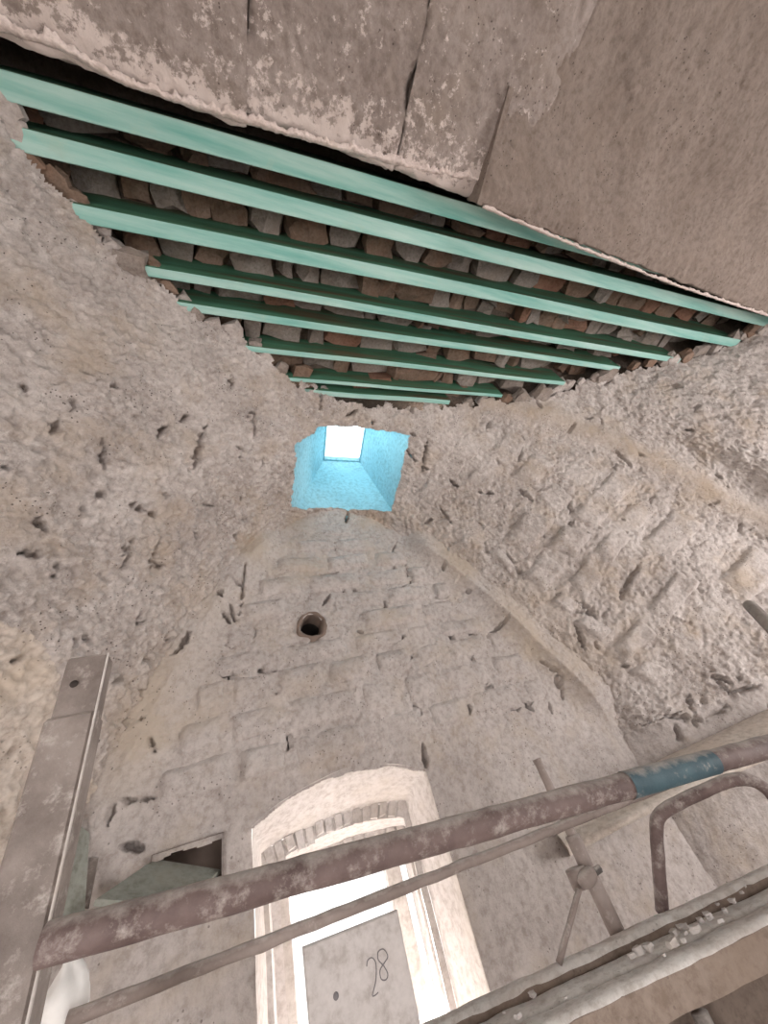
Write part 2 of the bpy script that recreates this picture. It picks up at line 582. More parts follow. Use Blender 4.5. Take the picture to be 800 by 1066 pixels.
cen = np.array([0.5 * D, 0.4 * D, EYE[2]])
flip = ((cen - G) * Nn).sum(-1) < 0
Nn[flip] *= -1                                   # pointing into the room
base = G.reshape(-1, 3)
nn = Nn.reshape(-1, 3)
zr = Zr.ravel()
rightside = sm(-0.1, 0.3, (base[:, 0] - pch(base[:, 1], KXC)) / D)
band = np.exp(-((base[:, 1] - 0.545 * D - 0.03 * perlin(base * 2.0)) / 0.07) ** 2) * rightside
rough = np.clip(1 - 1.35 * band, 0.06, 1) * np.where(zr < -0.05, 0.25, 1.0)
low = fbm(base, 2.2, 3)
mid = fbm(base + 5, 9, 3)
fin = fbm(base + 9, 34, 3, 0.6)
ridg = 1 - np.abs(fbm(base + 3, 16, 3)) * 3
leftside = 1 - rightside
disp = 0.028 * low + rough * (0.026 * mid + (0.018 + 0.012 * leftside) * fin + 0.010 * ridg)
# block relief: uneven stones under the thin coat, parted by softened joints
sarc = np.arcsin(np.clip((base[:, 0] - pch(base[:, 1], KXC)) / pch(base[:, 1], KWR), -1, 1))
disp += 0.034 * band - 0.045 * rightside * sm(0.53 * D, 0.45 * D, base[:, 1]) * 0.6
skm = 1 - np.exp(-np.clip((np.abs(base[:, 0] - SKY[:, 0].mean() + .05) - 0.50) / 0.12, 0, 9) ** 2)   # keep the fillet clear of the skylight
skm = 1 - sm(0.72, 0.52, np.abs(base[:, 0] - SKY[:, 0].mean())) * (zr > 0.6 * D)


def fillet(s_, r_=0.24):
    s_ = np.clip(s_, 0.16 * r_, r_)
    return r_ - np.sqrt(r_ * r_ - (r_ - s_) ** 2)



disp -= crack_depth(base, fin)
VV = base + nn * disp[:, None]
warm = np.clip(0.75 * np.exp(-np.clip(D - base[:, 1], 0, 9) / 0.16) * sm(0.1, 0.5, zr) * (0.55 + perlin(base * 3)), 0, 1)
warm = np.clip(warm + 0.5 * band, 0, 0.85)
nr, nc = G.shape[:2]
ii = np.arange(nr * nc).reshape(nr, nc)
FQ = np.stack([ii[:-1, :-1], ii[:-1, 1:], ii[1:, 1:], ii[1:, :-1]], -1).reshape(-1, 4)
fc = base[FQ].mean(1)
fz = zr[FQ].mean(1)
cut = (fz > H + 0.015 + 0.05 * perlin(fc * 6) + 0.035 * perlin(fc * 23)) & (fc[:, 1] < 0.63 * D)
jit = np.stack([perlin(fc * 11), perlin(fc * 11 + 7)], 1) * 0.014
cut |= in_poly(fc[:, 0] + jit[:, 0], fc[:, 1] + jit[:, 1], SKY) & (fz > 0.5 * D)
cut |= (fc[:, 1] > D + 0.06)
sxm = (fc[:, 0] - pch(fc[:, 1], KXC))
zspl = (0.40 * D - 0.22 * D * sm(0.7 * D, D, fc[:, 1])) + 0.03 * perlin(fc * 4)
left = (sxm < 0) & (fz < zspl)
right = (sxm > 0) & (fz < -0.02)
vault_struct = {}
for nm, msk, mt, lab, cat in (
        ('ceiling', ~cut & ~left & ~right, 'vault', 'rough lime-plastered stone vault flaring up towards the green joists', 'ceiling'),
        ('wall_left', ~cut & left, 'warm', 'warm beige plaster wall below the vault behind the steel post', 'wall'),
        ('wall_right', ~cut & right, 'wall', 'smooth grey-beige plaster wall behind the scaffold deck', 'wall')):
    v2, f2, (w2,) = compact(VV, FQ[msk], [warm])
    me = np_mesh(nm, v2, f2)
    add_attr(me, 'warm', w2)
    vault_struct[nm] = tag(link(nm, me, M[mt]), lab, cat, kind='structure')
ceiling = vault_struct['ceiling']

# shell added behind the vault skin to keep sky light from leaking in
yb_, pb_ = np.meshgrid(np.linspace(-0.05, D + 0.2, 60), np.linspace(-PI / 2, PI / 2, 110), indexing='ij')
xv_, zv_ = vault_point(np.sin(pb_).ravel(), np.clip(yb_.ravel(), 0, D + .12))
Bk = np.stack([xv_, yb_.ravel(), zv_ + EYE[2]], 1)
dcen = Bk - np.array([0.5 * D, 0, EYE[2]]); dcen[:, 1] = 0
Bk += dcen / (np.linalg.norm(dcen, axis=1)[:, None] + 1e-9) * 0.22
i2 = np.arange(yb_.size).reshape(yb_.shape)
Fk = np.stack([i2[:-1, :-1], i2[:-1, 1:], i2[1:, 1:], i2[1:, :-1]], -1).reshape(-1, 4)
ck = Bk[Fk].mean(1)
sc_ = SKY.mean(0)
Fk = Fk[~((np.abs(ck[:, 0] - sc_[0] - .1) < 0.85) & (np.abs(ck[:, 1] - sc_[1] - .1) < 0.70) & (ck[:, 2] > EYE[2] + .6 * D))]
bv_, bf_ = compact(Bk, Fk)
link('light_seal', np_mesh('light_seal', bv_, bf_), M['bed'], ceiling)

# ------------------------------------------------------------------ end wall with window, flue hole and niche
XW0, XW1, ZW0, ZW1 = -0.40 * D, 1.22 * D, -1.55, 1.02 * D
nx, nzv = 560, 560
xs = np.linspace(XW0, XW1, nx)
# finer rows where the wall is seen
zs_ = np.r_[np.linspace(ZW0, -0.75, 24)[:-1], np.linspace(-0.75, ZW1, nzv)]
XX, ZZ = np.meshgrid(xs, zs_, indexing='ij')
W = np.stack([XX, np.full_like(XX, D), ZZ + EYE[2]], -1).reshape(-1, 3)
wx, wz = W[:, 0], W[:, 2] - EYE[2]
zv = vault_z(wx, np.full(len(wx), D))
inside_d = np.where(wz > 0, zv - wz, 1.0)
slope = (vault_z(wx + 0.01, np.full(len(wx), D)) - vault_z(wx - 0.01, np.full(len(wx), D))) / 0.02
slope = np.where(zv > -5, np.clip(slope, -9, 9), 9)
inside_p = inside_d / np.sqrt(1 + slope ** 2)
wl_, wm_, wf_ = fbm(W + 31, 2.0, 3), fbm(W + 37, 8, 3), fbm(W + 41, 30, 3, .6)
lowpart = sm(0.05, 0.35, wz)
wd = 0.022 * wl_ + (0.25 + 0.75 * lowpart) * (0.012 * wm_ + 0.008 * wf_) + fillet(inside_p) * sm(0.0, 0.3, wz) * (1 - sm(0.72, 0.52, np.abs(wx - SKY[:, 0].mean())) * (wz > 0.6 * D))
wd -= crack_depth(W, wf_)
# arched window outlines: (x0, x1, spring z, crown z) at their depth
A_ = dict(y=D, x0=0.020 * D, x1=0.421 * D, zs=0.066 * D, zc=0.112 * D)
B1 = dict(y=1.15 * D, x0=0.046 * D, x1=0.392 * D, zs=0.016 * 1.15 * D, zc=0.040 * 1.15 * D)


def arch_z(o, x):
    """top of an arched opening at x"""
    c = 0.5 * (o['x0'] + o['x1']); hw = 0.5 * (o['x1'] - o['x0'])
    r = o['zc'] - o['zs']
    R_ = (hw * hw + r * r) / (2 * r)
    return o['zs'] - (R_ - r) + np.sqrt(np.maximum(R_ * R_ - (x - c) ** 2, 0))


HOLE = at_y((325, 651), D); HR = 0.082
NIC = [(-0.150 * D, -0.034 * D), (-0.010 * D, 0.062 * D)]
Fw = np.arange(len(W)).reshape(XX.shape)
Fw = np.stack([Fw[:-1, :-1], Fw[1:, :-1], Fw[1:, 1:], Fw[:-1, 1:]], -1).reshape(-1, 4)
fcw = W[Fw].mean(1)
fx, fzz = fcw[:, 0], fcw[:, 2] - EYE[2]
ctw = (fx > A_['x0']) & (fx < A_['x1']) & (fzz < arch_z(A_, np.clip(fx, A_['x0'], A_['x1'])) - 0.016 + 0.012 * perlin(fcw * 12)) & (fzz > -0.95)
ctw |= np.hypot(fx - HOLE[0], fcw[:, 2] - HOLE[2]) < HR * (1 + 0.14 * perlin(fcw * 14))
ctw |= (fx > NIC[0][0]) & (fx < NIC[0][1]) & (fzz > NIC[1][0]) & (fzz < NIC[1][1] + 0.01 * perlin(fcw * 12))
zvf = vault_z(fx, np.full(len(fx), D))
zvf = np.where(np.abs(fx - SKY[:, 0].mean()) < 0.6, zvf, vault_z(fx, np.full(len(fx), D - 0.22)))
ctw |= (fzz > np.where(fzz > 0, zvf + np.where(np.abs(fx - SKY[:, 0].mean()) < 0.6, 0.0, 0.10), 99)) & (fzz > 0)
xsp0 = KXC[7] - KWL[7] - 0.22; xsp1 = KXC[7] + KWR[7] + 0.30
ctw |= (fx < xsp0) | (fx > xsp1)
WV = W.copy()
WV[:, 1] -= wd
wwarm = np.clip(0.8 * np.exp(-np.clip(inside_p, 0, 9) / 0.16) * sm(0.2, 0.6, wz) * (0.6 + perlin(W * 3)), 0, .85)
v2, f2, (w2,) = compact(WV, Fw[~ctw], [wwarm])
me = np_mesh('wall_front', v2, f2)
add_attr(me, 'warm', w2)
wall_front = tag(link('wall_front', me, M['wall']), 'whitewashed stone end wall with the arched window and round flue hole', 'wall', kind='structure')


# ------------------------------------------------------------------ stones in the walls: patches standing proud of the surface
def patch(name, S, nu, nv, proud, seed, mat, parent):
    """S(u,v)->(point, normal) arrays; a cushion-shaped face with its sides running back into the wall"""
    uu, vv = np.meshgrid(np.linspace(0, 1, nu), np.linspace(0, 1, nv), indexing='ij')
    P, Nm = S(uu.ravel(), vv.ravel())
    eu = np.minimum(uu, 1 - uu).ravel() * 2
    ev = np.minimum(vv, 1 - vv).ravel() * 2
    edge = np.minimum(sm(0, 0.35, eu + 0.02), sm(0, 0.45, ev + 0.02))
    off = proud * edge - 0.018 * (1 - edge) + 0.5 * proud * perlin(P * 9 + seed) * edge
    V = P + Nm * off[:, None] + 0.010 * np.stack([perlin(P * 7 + seed), perlin(P * 7 + seed + 3), perlin(P * 7 + seed + 6)], 1)
    i2 = np.arange(nu * nv).reshape(nu, nv)
    F = np.stack([i2[:-1, :-1], i2[1:, :-1], i2[1:, 1:], i2[:-1, 1:]], -1).reshape(-1, 4)
    o = link(name, np_mesh(name, V, F), mat, parent)
    return o


# coursed blocks of the end wall, between the window head and the skylight
zc = 0.135 * D
r2 = random.Random(5)
while zc < 0.90 * D:
    hgt = r2.uniform(0.060, 0.085) * D
    # clear width of the lunette at this course
    xa, xb = None, None
    xt = np.linspace(XW0, XW1, 300)
    okx = xt[vault_z(xt, np.full(300, D)) > zc + hgt + 0.06]
    if len(okx) < 4:
        break
    xa, xb = okx.min() + 0.12, okx.max() - 0.12
    x = xa - r2.uniform(0, 0.1)
    while x < xb - 0.08:
        wdt = r2.uniform(0.11, 0.21) * D
        x0, x1 = max(x, xa), min(x + wdt, xb)
        x = x + wdt
        if x1 - x0 < 0.09:
            continue
        cxm, czm = 0.5 * (x0 + x1), zc + hgt / 2
        if abs(cxm - HOLE[0]) < (x1 - x0) / 2 + HR + 0.02 and abs(czm + EYE[2] - HOLE[2]) < hgt / 2 + HR + 0.01:
            continue
        if arch_z(A_, np.clip(cxm, A_['x0'], A_['x1'])) + 0.03 > zc and A_['x0'] - .1 < cxm < A_['x1'] + .1:
            continue
        g = 0.008

        def S(u, v, x0=x0 + g, x1=x1 - g, z0=zc + g, z1=zc + hgt - g, sl=r2.uniform(-.02, .02)):
            px = x0 + (x1 - x0) * u
            pz = z0 + (z1 - z0) * v + sl * (u - .5)
            P = np.stack([px, np.full(len(u), D), pz + EYE[2]], 1)
            b_ = 0.022 * fbm(P + 31, 2.0, 3)
            P[:, 1] -= b_
            return P, np.tile([0, -1.0, 0], (len(u), 1))
        patch('stone', S, 14, 8, r2.uniform(0.006, 0.026), r2.uniform(0, 90), M['wall'], wall_front)
    zc += hgt

# uneven blocks of the right-hand vault
def vault_S(a0, a1, y0, y1, sk):
    def S(u, v):
        y = y0 + (y1 - y0) * v + sk * (u - .5)
        y = np.clip(y, 0.05, D)
        a = a0 + (a1 - a0) * u
        x, z = vault_point(np.sin(a), y)
        e1 = 0.004
        xa_, za_ = vault_point(np.sin(a + e1), y)
        xb_, zb_ = vault_point(np.sin(a), y + e1)
        P = np.stack([x, y, z + EYE[2]], 1)
        T1 = np.stack([xa_ - x, 0 * x, za_ - z], 1)
        T2 = np.stack([xb_ - x, np.full(len(x), e1), zb_ - z], 1)
        n_ = np.cross(T1, T2)
        n_ /= np.linalg.norm(n_, axis=1)[:, None] + 1e-12
        f_ = ((cen - P) * n_).sum(1) < 0
        n_[f_] *= -1
        P = P + n_ * (0.028 * fbm(P, 2.2, 3))[:, None]
        return P, n_
    return S


a = math.radians(16)
while a < math.radians(74):
    da = math.radians(r2.uniform(5.5, 8.5))
    y = 0.60 * D + r2.uniform(0, 0.12)
    while y < 0.90 * D:
        dy = r2.uniform(0.14, 0.30)
        if r2.random() < 0.8:
            xm, zm = vault_point(np.array([math.sin(a + da / 2)]), np.array([y + dy / 2]))
            if not in_poly(xm, np.array([y + dy / 2]), SKY * 1.0)[0] and abs(xm[0] - SKY[:, 0].mean()) > 0.62 or y > D:
                patch('stone', vault_S(a + .010, a + da - .010, y + .010, min(y + dy, .92 * D) - .010, r2.uniform(-.04, .04)),
                      12, 12, r2.uniform(0.006, 0.045), r2.uniform(0, 90), M['vault'], ceiling)
        y += dy
    a += da

# ------------------------------------------------------------------ joists and the rubble between them
JO = [  # left end px, right end px (far lower edge of the underside), width/H, depth/H
    ((-60, 88), (860, 331), 0.035, 0.19), ((-30, 147), (815, 344), 0.032, 0.18), ((45, 224), (761, 361), 0.029, 0.17), ((105, 280), (702, 378), 0.019, 0.15),
    ((175, 322), (640, 386), 0.018, 0.13), ((236, 363), (584, 401), 0.014, 0.10), ((287, 396), (520, 414), 0.011, 0.085),
    ((318, 411), (466, 421), 0.016, 0.07)]
JLAB = ['turquoise joist nearest the stone lintel, partly hidden by its plaster', 'turquoise joist second from the stone lintel, with white plaster splashes',
        'turquoise joist third from the lintel, left end bare and brown', 'green joist fourth from the stone lintel',
        'green joist fifth from the stone lintel', 'green joist sixth from the lintel, third from the skylight',
        'narrow green joist seventh from the lintel, next but one above the skylight', 'short green joist nearest the skylight, half sunk in plaster']
rows = []
for i, (pl, pr, w_, h_) in enumerate(JO):
    a3, b3 = at_z(pl, H), at_z(pr, H)
    dirv = b3 - a3
    if i >= 2:
        a3 = a3 - dirv * 0.012; b3 = b3 + dirv * 0.012
    rows.append((a3, b3, w_ * H, h_ * H))
    nseg = 24
    V, F = [], []
    dn = np.cross(dirv / np.linalg.norm(dirv), [0, 0, 1])    # towards the camera (-y)
    if dn[1] > 0: dn = -dn
    bw = 0.004
    prof = [(0, bw), (bw, 0), (w_ * H - bw, 0), (w_ * H, bw), (w_ * H, h_ * H), (0, h_ * H)]
    for k in range(nseg + 1):
        t = k / nseg
        c = a3 + (b3 - a3) * t
        for (s_, u_) in prof:
            wob = 0.003 * math.sin(9 * t + i * 2)
            V.append(c + dn * (s_ + wob) + np.array([0, 0, u_]))
    npf = len(prof)
    for k in range(nseg):
        for j in range(npf):
            j2 = (j + 1) % npf
            F.append((k * npf + j, k * npf + j2, (k + 1) * npf + j2, (k + 1) * npf + j))
    F.append(tuple(range(npf))[::-1]); F.append(tuple(nseg * npf + j for j in range(npf)))
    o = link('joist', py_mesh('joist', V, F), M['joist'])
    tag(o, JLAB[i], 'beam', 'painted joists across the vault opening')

# mortar bed above the joists: a lumpy slab, and the stones packed between joists
bx, by = np.meshgrid(np.linspace(-0.9 * D, 2.5 * D, 180), np.linspace(-0.25 * D, 0.72 * D, 70), indexing='ij')
bz = EYE[2] + H * (1.18 - 0.115 * np.clip(by / (0.6 * D), 0, 1))
Bv = np.stack([bx, by, bz], -1).reshape(-1, 3)
Bv[:, 2] += 0.03 * fbm(Bv, 5, 3)
i2 = np.arange(bx.size).reshape(bx.shape)
Fb = np.stack([i2[:-1, :-1], i2[:-1, 1:], i2[1:, 1:], i2[1:, :-1]], -1).reshape(-1, 4)
o = link('mortar_bed', np_mesh('mortar_bed', Bv, Fb), M['bed'], ceiling)


def rock(name, c, sx, sy, sz, seed, mat, parent, rot=0.0):
    """irregular quarried lump: a cube split once per edge, rounded and knocked about"""
    rr_ = random.Random(seed)
    pts, faces = [], []
    n = 3
    ids = {}
    def vid(p):
        if p not in ids:
            ids[p] = len(pts)
            q = np.array(p, float)
            r = np.linalg.norm(q)
            q = q * (0.62 + 0.38 * 1.25 / max(r, 1)) * (1 + rr_.uniform(-.2, .2)) + np.array([rr_.uniform(-.14, .14) for _ in range(3)])
            pts.append((q[0] * sx, q[1] * sy, q[2] * sz))
        return ids[p]
    g = [-1, 0, 1]
    for ax in range(3):
        for s in (-1, 1):
            for i_ in range(2):
                for j_ in range(2):
                    quad = []
                    for (di, dj) in ((0, 0), (1, 0), (1, 1), (0, 1)):
                        p = [0, 0, 0]
                        p[ax] = s
                        p[(ax + 1) % 3] = g[i_ + di]
                        p[(ax + 2) % 3] = g[j_ + dj]
                        quad.append(vid(tuple(p)))
                    faces.append(quad if s > 0 else quad[::-1])
    cs, sn = math.cos(rot), math.sin(rot)
    V = [(c[0] + x * cs - y * sn, c[1] + x * sn + y * cs, c[2] + z) for x, y, z in pts]
    return link(name, py_mesh(name, V, faces), mat, parent)


r3 = random.Random(21)
nst = 0
for i in range(len(rows) - 1):
    a0, b0, w0, h0 = rows[i]
    a1, b1, w1, h1 = rows[i + 1]
    for k, t0 in enumerate(np.arange(0, 1, 0.001)):
        pass
    L_ = np.linalg.norm(b0 - a0)
    s = 0.0
    while s < L_ - 0.05:
        ln = r3.uniform(0.09, 0.34)
        t = (s + ln / 2) / L_
        s += ln
        if t > 1: break
        p0 = a0 + (b0 - a0) * t
        # same x on next joist
        tt = (p0[0] - a1[0]) / (b1[0] - a1[0])
        if tt < -0.10 or tt > 1.10: continue
        p1 = a1 + (b1 - a1) * tt
        gap0, gap1 = p0[1], p1[1] - w1
        gy = gap1 - gap0
        if gy < 0.01: continue
        ztop = EYE[2] + H * (1.165 - 0.115 * min(1, max(0, p0[1] / (0.6 * D))))
        zc_ = ztop - r3.uniform(-0.02, 0.03)
        parts_y = 1 if gy < 0.17 or r3.random() < .6 else 2
        for q in range(parts_y):
            yy = gap0 + gy * (q + .5) / parts_y
            if i == 0 and yy < 0.05: continue
            mt = r3.choice(['rubble1'] * 4 + ['rubble2'] * 5 + ['rubble3'])
            rock('rubble_stone', (p0[0], yy + r3.uniform(-.02, .02), zc_ + 0.03 + r3.uniform(-.03, .03)), ln * r3.uniform(.40, .54), gy / parts_y * r3.uniform(.40, .58) + 0.012, r3.uniform(.06, .10), r3.random(), M[mt], ceiling, r3.uniform(-.3, .3))
            nst += 1

# broken stones along the rim of the opening
for side in (-1, 1):
    yq = 0.14
    while yq < 0.585 * D:
        sg_ = np.linspace(0.0, 0.999, 400) * side
        xq, zq = vault_point(sg_, np.full(400, yq))
        kq = np.argmin(np.abs(zq - (H + 0.03)))
        sz_ = r3.uniform(.03, .075)
        rock('stone', (xq[kq] + side * r3.uniform(-.03, .05), yq, EYE[2] + H + 0.045 + r3.uniform(-.03, .03)), sz_ * r3.uniform(.9, 1.5), sz_, sz_ * r3.uniform(.5, .9),
             r3.random(), M[r3.choice(['vault', 'vault', 'rubble2', 'rubble1'])], ceiling, r3.uniform(0, 3))
        yq += r3.uniform(.035, .075)

# ------------------------------------------------------------------ stone lintel over the camera
def lump_box(name, x0, x1, yfront, yback, z0, z1, mat, parent, amp=0.012, res=0.018, chamfer=0.02, seed=0.0, label=None, fn=None):
    """bottom and front face of a big block as one draped sheet plus sides and top"""
    nxb = max(6, int((x1 - x0) / res))
    path = []
    ny_ = max(6, int((yfront - yback) / res))
    for k in range(ny_ + 1):
        path.append((yback + (yfront - chamfer - yback) * k / ny_, 0.0))
    for k in range(1, 5):
        a_ = k / 5 * PI / 2
        path.append((yfront - chamfer + chamfer * math.sin(a_), chamfer * (1 - math.cos(a_))))
    nzb = 8
    for k in range(nzb + 1):
        path.append((yfront, chamfer + (z1 - z0 - chamfer) * k / nzb))
    path.append((yback, z1 - z0))
    pa = np.array(path)
    xx = np.linspace(x0, x1, nxb + 1)
    V = np.zeros((nxb + 1, len(pa), 3))
    V[..., 0] = xx[:, None]
    V[..., 1] = pa[None, :, 0]
    V[..., 2] = z0 + pa[None, :, 1]
    Vf = V.reshape(-1, 3)
    d = amp * fbm(Vf + seed, 3.2, 3) * 1.6 + 1.3 * amp * fbm(Vf + seed, 11, 3) + 0.8 * amp * fbm(Vf + seed, 32, 3, .6)
    Vf[:, 2] -= d
    Vf[:, 1] += amp * 1.2 * fbm(Vf + 8 + seed, 9, 4) * (Vf[:, 1] > yfront - 0.06)
    if fn is not None:
        fn(Vf)
    ex = np.minimum(Vf[:, 0] - x0, x1 - Vf[:, 0])
    lift = 0.07 * np.clip(perlin(np.stack([0 * ex + seed * .37 + x0, Vf[:, 1] * 6, 0 * ex], 1)) - 0.05, 0, 1)
    Vf[:, 2] += lift * (1 - sm(0, 0.022, ex)) * (Vf[:, 2] < z0 + 0.08)
    i_ = np.arange(len(Vf)).reshape(nxb + 1, len(pa))
    F = [np.stack([i_[:-1, :-1], i_[:-1, 1:], i_[1:, 1:], i_[1:, :-1]], -1).reshape(-1, 4)]
    me_ = np_mesh(name, Vf, F[0])
    add_attr(me_, 'fleck', np.exp(-np.clip(yfront - Vf[:, 1], 0, 9) / 0.10))
    o_ = link(name, me_, mat, parent)
    return o_


ZL = 1.045 * D          # underside of the left stones, above the eye
ZRB = 1.0 * D         # underside of the plastered right part
core_x0, core_x1 = -1.0 * D, 2.5 * D
V = [(core_x0, -1.3, EYE[2] + ZL + 0.05), (core_x1, -1.3, EYE[2] + ZL + 0.05), (core_x1, -0.10, EYE[2] + ZL + 0.05), (core_x0, -0.10, EYE[2] + ZL + 0.05)]
V += [(x, y, EYE[2] + 1.5 * D) for x, y, z in V]
lint = tag(link('trim_1', py_mesh('trim_1', V, [(0, 3, 2, 1), (4, 5, 6, 7), (0, 1, 5, 4), (1, 2, 6, 5), (2, 3, 7, 6), (3, 0, 4, 7)]), M['lintel']),
           'heavy stone lintel crossing overhead with pale broken plaster edge', 'lintel', kind='structure')
JX = [at_z(p, ZL) for p in ((-120, 20), (257, 88), (437, 52), (503, 190))]
ef = [at_z(p, ZL)[1] for p in ((0, 34), (250, 108), (380, 160), (498, 188))]
xb_ = [j[0] for j in JX]
xb_[0] = -0.9 * D
for k in range(3):
    yf0 = ef[k + 1] - 0.004
    lump_box('stone_block', xb_[k], xb_[k + 1] + (0.25 if k == 2 else 0), max(0.02, [0.075, 0.03, 0.012][k]), -1.2, EYE[2] + ZL + [0, 0.008, -0.004][k], EYE[2] + ZL + 0.3,
             M['lintel'], lint, amp=0.016, res=0.013, chamfer=0.03, seed=13.0 * k)
xr0 = at_z((502, 200), ZRB)[0]
lump_box('plaster_slab', xr0, 2.45 * D, at_z((500, 213), ZRB)[1], -1.25, EYE[2] + ZRB, EYE[2] + ZRB + 0.16, M['brownplaster'], lint, amp=0.014, res=0.014, chamfer=0.012, seed=51.0,
         fn=lambda Q: Q.__setitem__((slice(None), 2), Q[:, 2] + (ZL - ZRB + 0.012 + 0.03 * perlin(Q * 3)) * sm(-0.05, -0.42, Q[:, 1]) * (Q[:, 2] < EYE[2] + ZRB + 0.08)))
ye_ = at_z((500, 213), ZRB)[1]
tri = [(ye_, ZRB + .004), (ye_, ZRB + .14), (-0.42, ZL + .03), (-0.42, ZL - .010), (-0.2, (ZL + ZRB) / 2 - .004)]
V = [(xr0, y_, EYE[2] + z_) for y_, z_ in tri] + [(xr0 + .03, y_, EYE[2] + z_) for y_, z_ in tri]
link('slab_side', py_mesh('slab_side', V, [(4, 3, 2, 1, 0), (5, 6, 7, 8, 9)] + [(k, (k + 1) % 5, 5 + (k + 1) % 5, 5 + k) for k in range(5)]), M['brownplaster'], lint)


def ragged_strip(name, pts, w, thick, seed, parent, mat, drop=0.0):
    """ragged crust of plaster along an arris: pts = line of 3D points, w = width towards -y"""
    n = 420
    P = np.array(pts)
    seg = np.r_[0, np.cumsum(np.linalg.norm(np.diff(P, axis=0), axis=1))]
    t = np.linspace(0, seg[-1], n)
    Lp = np.stack([np.interp(t, seg, P[:, k]) for k in range(3)], 1)
    nw = 9
    V = np.zeros((n, nw, 3))
    rag = 0.6 + 1.3 * np.abs(fbm(Lp + seed, 9, 4, .7)) + 0.5 * fbm(Lp + seed, 40, 3, .7)
    rag2 = 0.009 * fbm(Lp + seed + 4, 22, 5, .7)
    for j in range(nw):
        s_ = j / (nw - 1)
        V[:, j] = Lp
        V[:, j, 1] += rag2 - s_ * w * rag
        V[:, j, 2] += -thick * math.sin(PI * min(1, s_ * 1.15)) ** 0.7 + thick * 1.6 * (1 - s_) ** 3
    Vf = V.reshape(-1, 3)
    Vf[:, 2] -= 0.006 * fbm(Vf + seed, 26, 3)
    i_ = np.arange(n * nw).reshape(n, nw)
    F = np.stack([i_[:-1, :-1], i_[:-1, 1:], i_[1:, 1:], i_[1:, :-1]], -1).reshape(-1, 4)
    o_ = link(name, np_mesh(name, Vf, F), mat, parent)
    s2 = o_.modifiers.new('solid', 'SOLIDIFY'); s2.thickness = 0.012; s2.offset = 1
    return o_


ragged_strip('plaster_edge', [at_z(p, ZL - 0.012) for p in ((-40, 20), (60, 52), (130, 90), (250, 128), (330, 150), (420, 175), (497, 191))], 0.04, 0.012, 3.0, lint, M['edge'])
ragged_strip('plaster_edge', [at_z(p, ZRB - 0.004) for p in ((503, 217), (600, 258), (700, 297), (800, 330), (900, 366))], 0.024, 0.006, 9.0, lint, M['edge'])

# ------------------------------------------------------------------ skylight shaft
T = 1.42 * D
bot = [SKY[0], SKY[3], SKY[5], SKY[7]]
OPN = [at_z(p, T) for p in ((338, 478), (374, 480), (380, 444), (341, 440))]
TOPC = [at_z(p, T) for p in ((336.5, 479.5), (375, 481), (381.5, 442.5), (339.5, 438.5))]
def beyond(p, e_):
    d_ = ray(p)
    return hit(p) + d_ / np.linalg.norm(d_) * e_


bot2 = [beyond((305, 538), .05), beyond((413, 539), .05), beyond((434, 446), .06), beyond((284, 436), .06)]
BPX = [(305, 538), (413, 539), (434, 446), (284, 436)]
V, F = [], []
nsd = 10
for k in range(4):
    for q_ in range(nsd):
        t = q_ / nsd
        pxb = (BPX[k][0] + (BPX[(k + 1) % 4][0] - BPX[k][0]) * t, BPX[k][1] + (BPX[(k + 1) % 4][1] - BPX[k][1]) * t)
        V.append(tuple(beyond(pxb, 0.05)))
        V.append(tuple(TOPC[k] + (TOPC[(k + 1) % 4] - TOPC[k]) * t))
        op = OPN[k] + (OPN[(k + 1) % 4] - OPN[k]) * t
        V.append(tuple(op))
        V.append((op[0], op[1], EYE[2] + T + 0.06))
ntot = 4 * nsd
for k in range(ntot):
    k2 = (k + 1) % ntot
    for l in range(3):
        F.append((k * 4 + l, k2 * 4 + l, k2 * 4 + l + 1, k * 4 + l + 1))
me = py_mesh('window_1', V, F)
me.polygons.foreach_set('use_smooth', [True] * len(me.polygons))
sk = tag(link('window_1', me, M['shaft']), 'pale blue splayed skylight shaft with small bright opening', 'skylight', kind='structure')
md = sk.modifiers.new('solid', 'SOLIDIFY'); md.thickness = 0.05; md.offset = -1
md2 = sk.modifiers.new('split', 'EDGE_SPLIT'); md2.split_angle = math.radians(32)

# ------------------------------------------------------------------ flue hole
def ring_tube(name, c, prof, mat, parent, seg=40, jit=0.0, seed=1.0):
    """prof: list of (radius, y offset)"""
    V, F = [], []
    for k in range(seg):
        a_ = 2 * PI * k / seg
        for (r, yo) in prof:
            rj = r * (1 + jit * float(perlin(np.array([[math.cos(a_) * 2 + seed, math.sin(a_) * 2, r * 20]]))[0]))
            V.append((c[0] + rj * math.cos(a_), c[1] + yo, c[2] + rj * math.sin(a_)))
    n = len(prof)
    for k in range(seg):
        k2 = (k + 1) % seg
        for j in range(n - 1):
            F.append((k * n + j, k * n + j + 1, k2 * n + j + 1, k2 * n + j))
    return link(name, py_mesh(name, V, F, True), mat, parent)


ring_tube('flue_collar', HOLE, [(HR * 1.35, 0.01), (HR * 1.18, -0.016), (HR * 1.02, -0.008), (HR * 0.92, 0.03), (HR * 0.88, 0.16)], M['collar'], wall_front, jit=0.18)
ring_tube('flue_lining', HOLE, [(HR * 0.86, 0.12), (HR * 0.80, 0.45), (0.0, 0.46)], M['soot'], wall_front, jit=0.1)

# ------------------------------------------------------------------ window 2: arched embrasure
def outline(o, zb_, n=28, arch_n=None):
    xs2 = np.linspace(o['x0'], o['x1'], n)
    zz = arch_z(o, xs2)
    pts = [(o['x0'], zb_)] + [(o['x0'], zb_ + (o['zs'] - zb_) * k / 6) for k in range(1, 6)]
    pts += list(zip(xs2, zz))
    pts += [(o['x1'], zb_ + (o['zs'] - zb_) * k / 6) for k in range(5, -1, -1)]
    return np.array([(x_, o['y'], z_ + EYE[2]) for x_, z_ in pts])


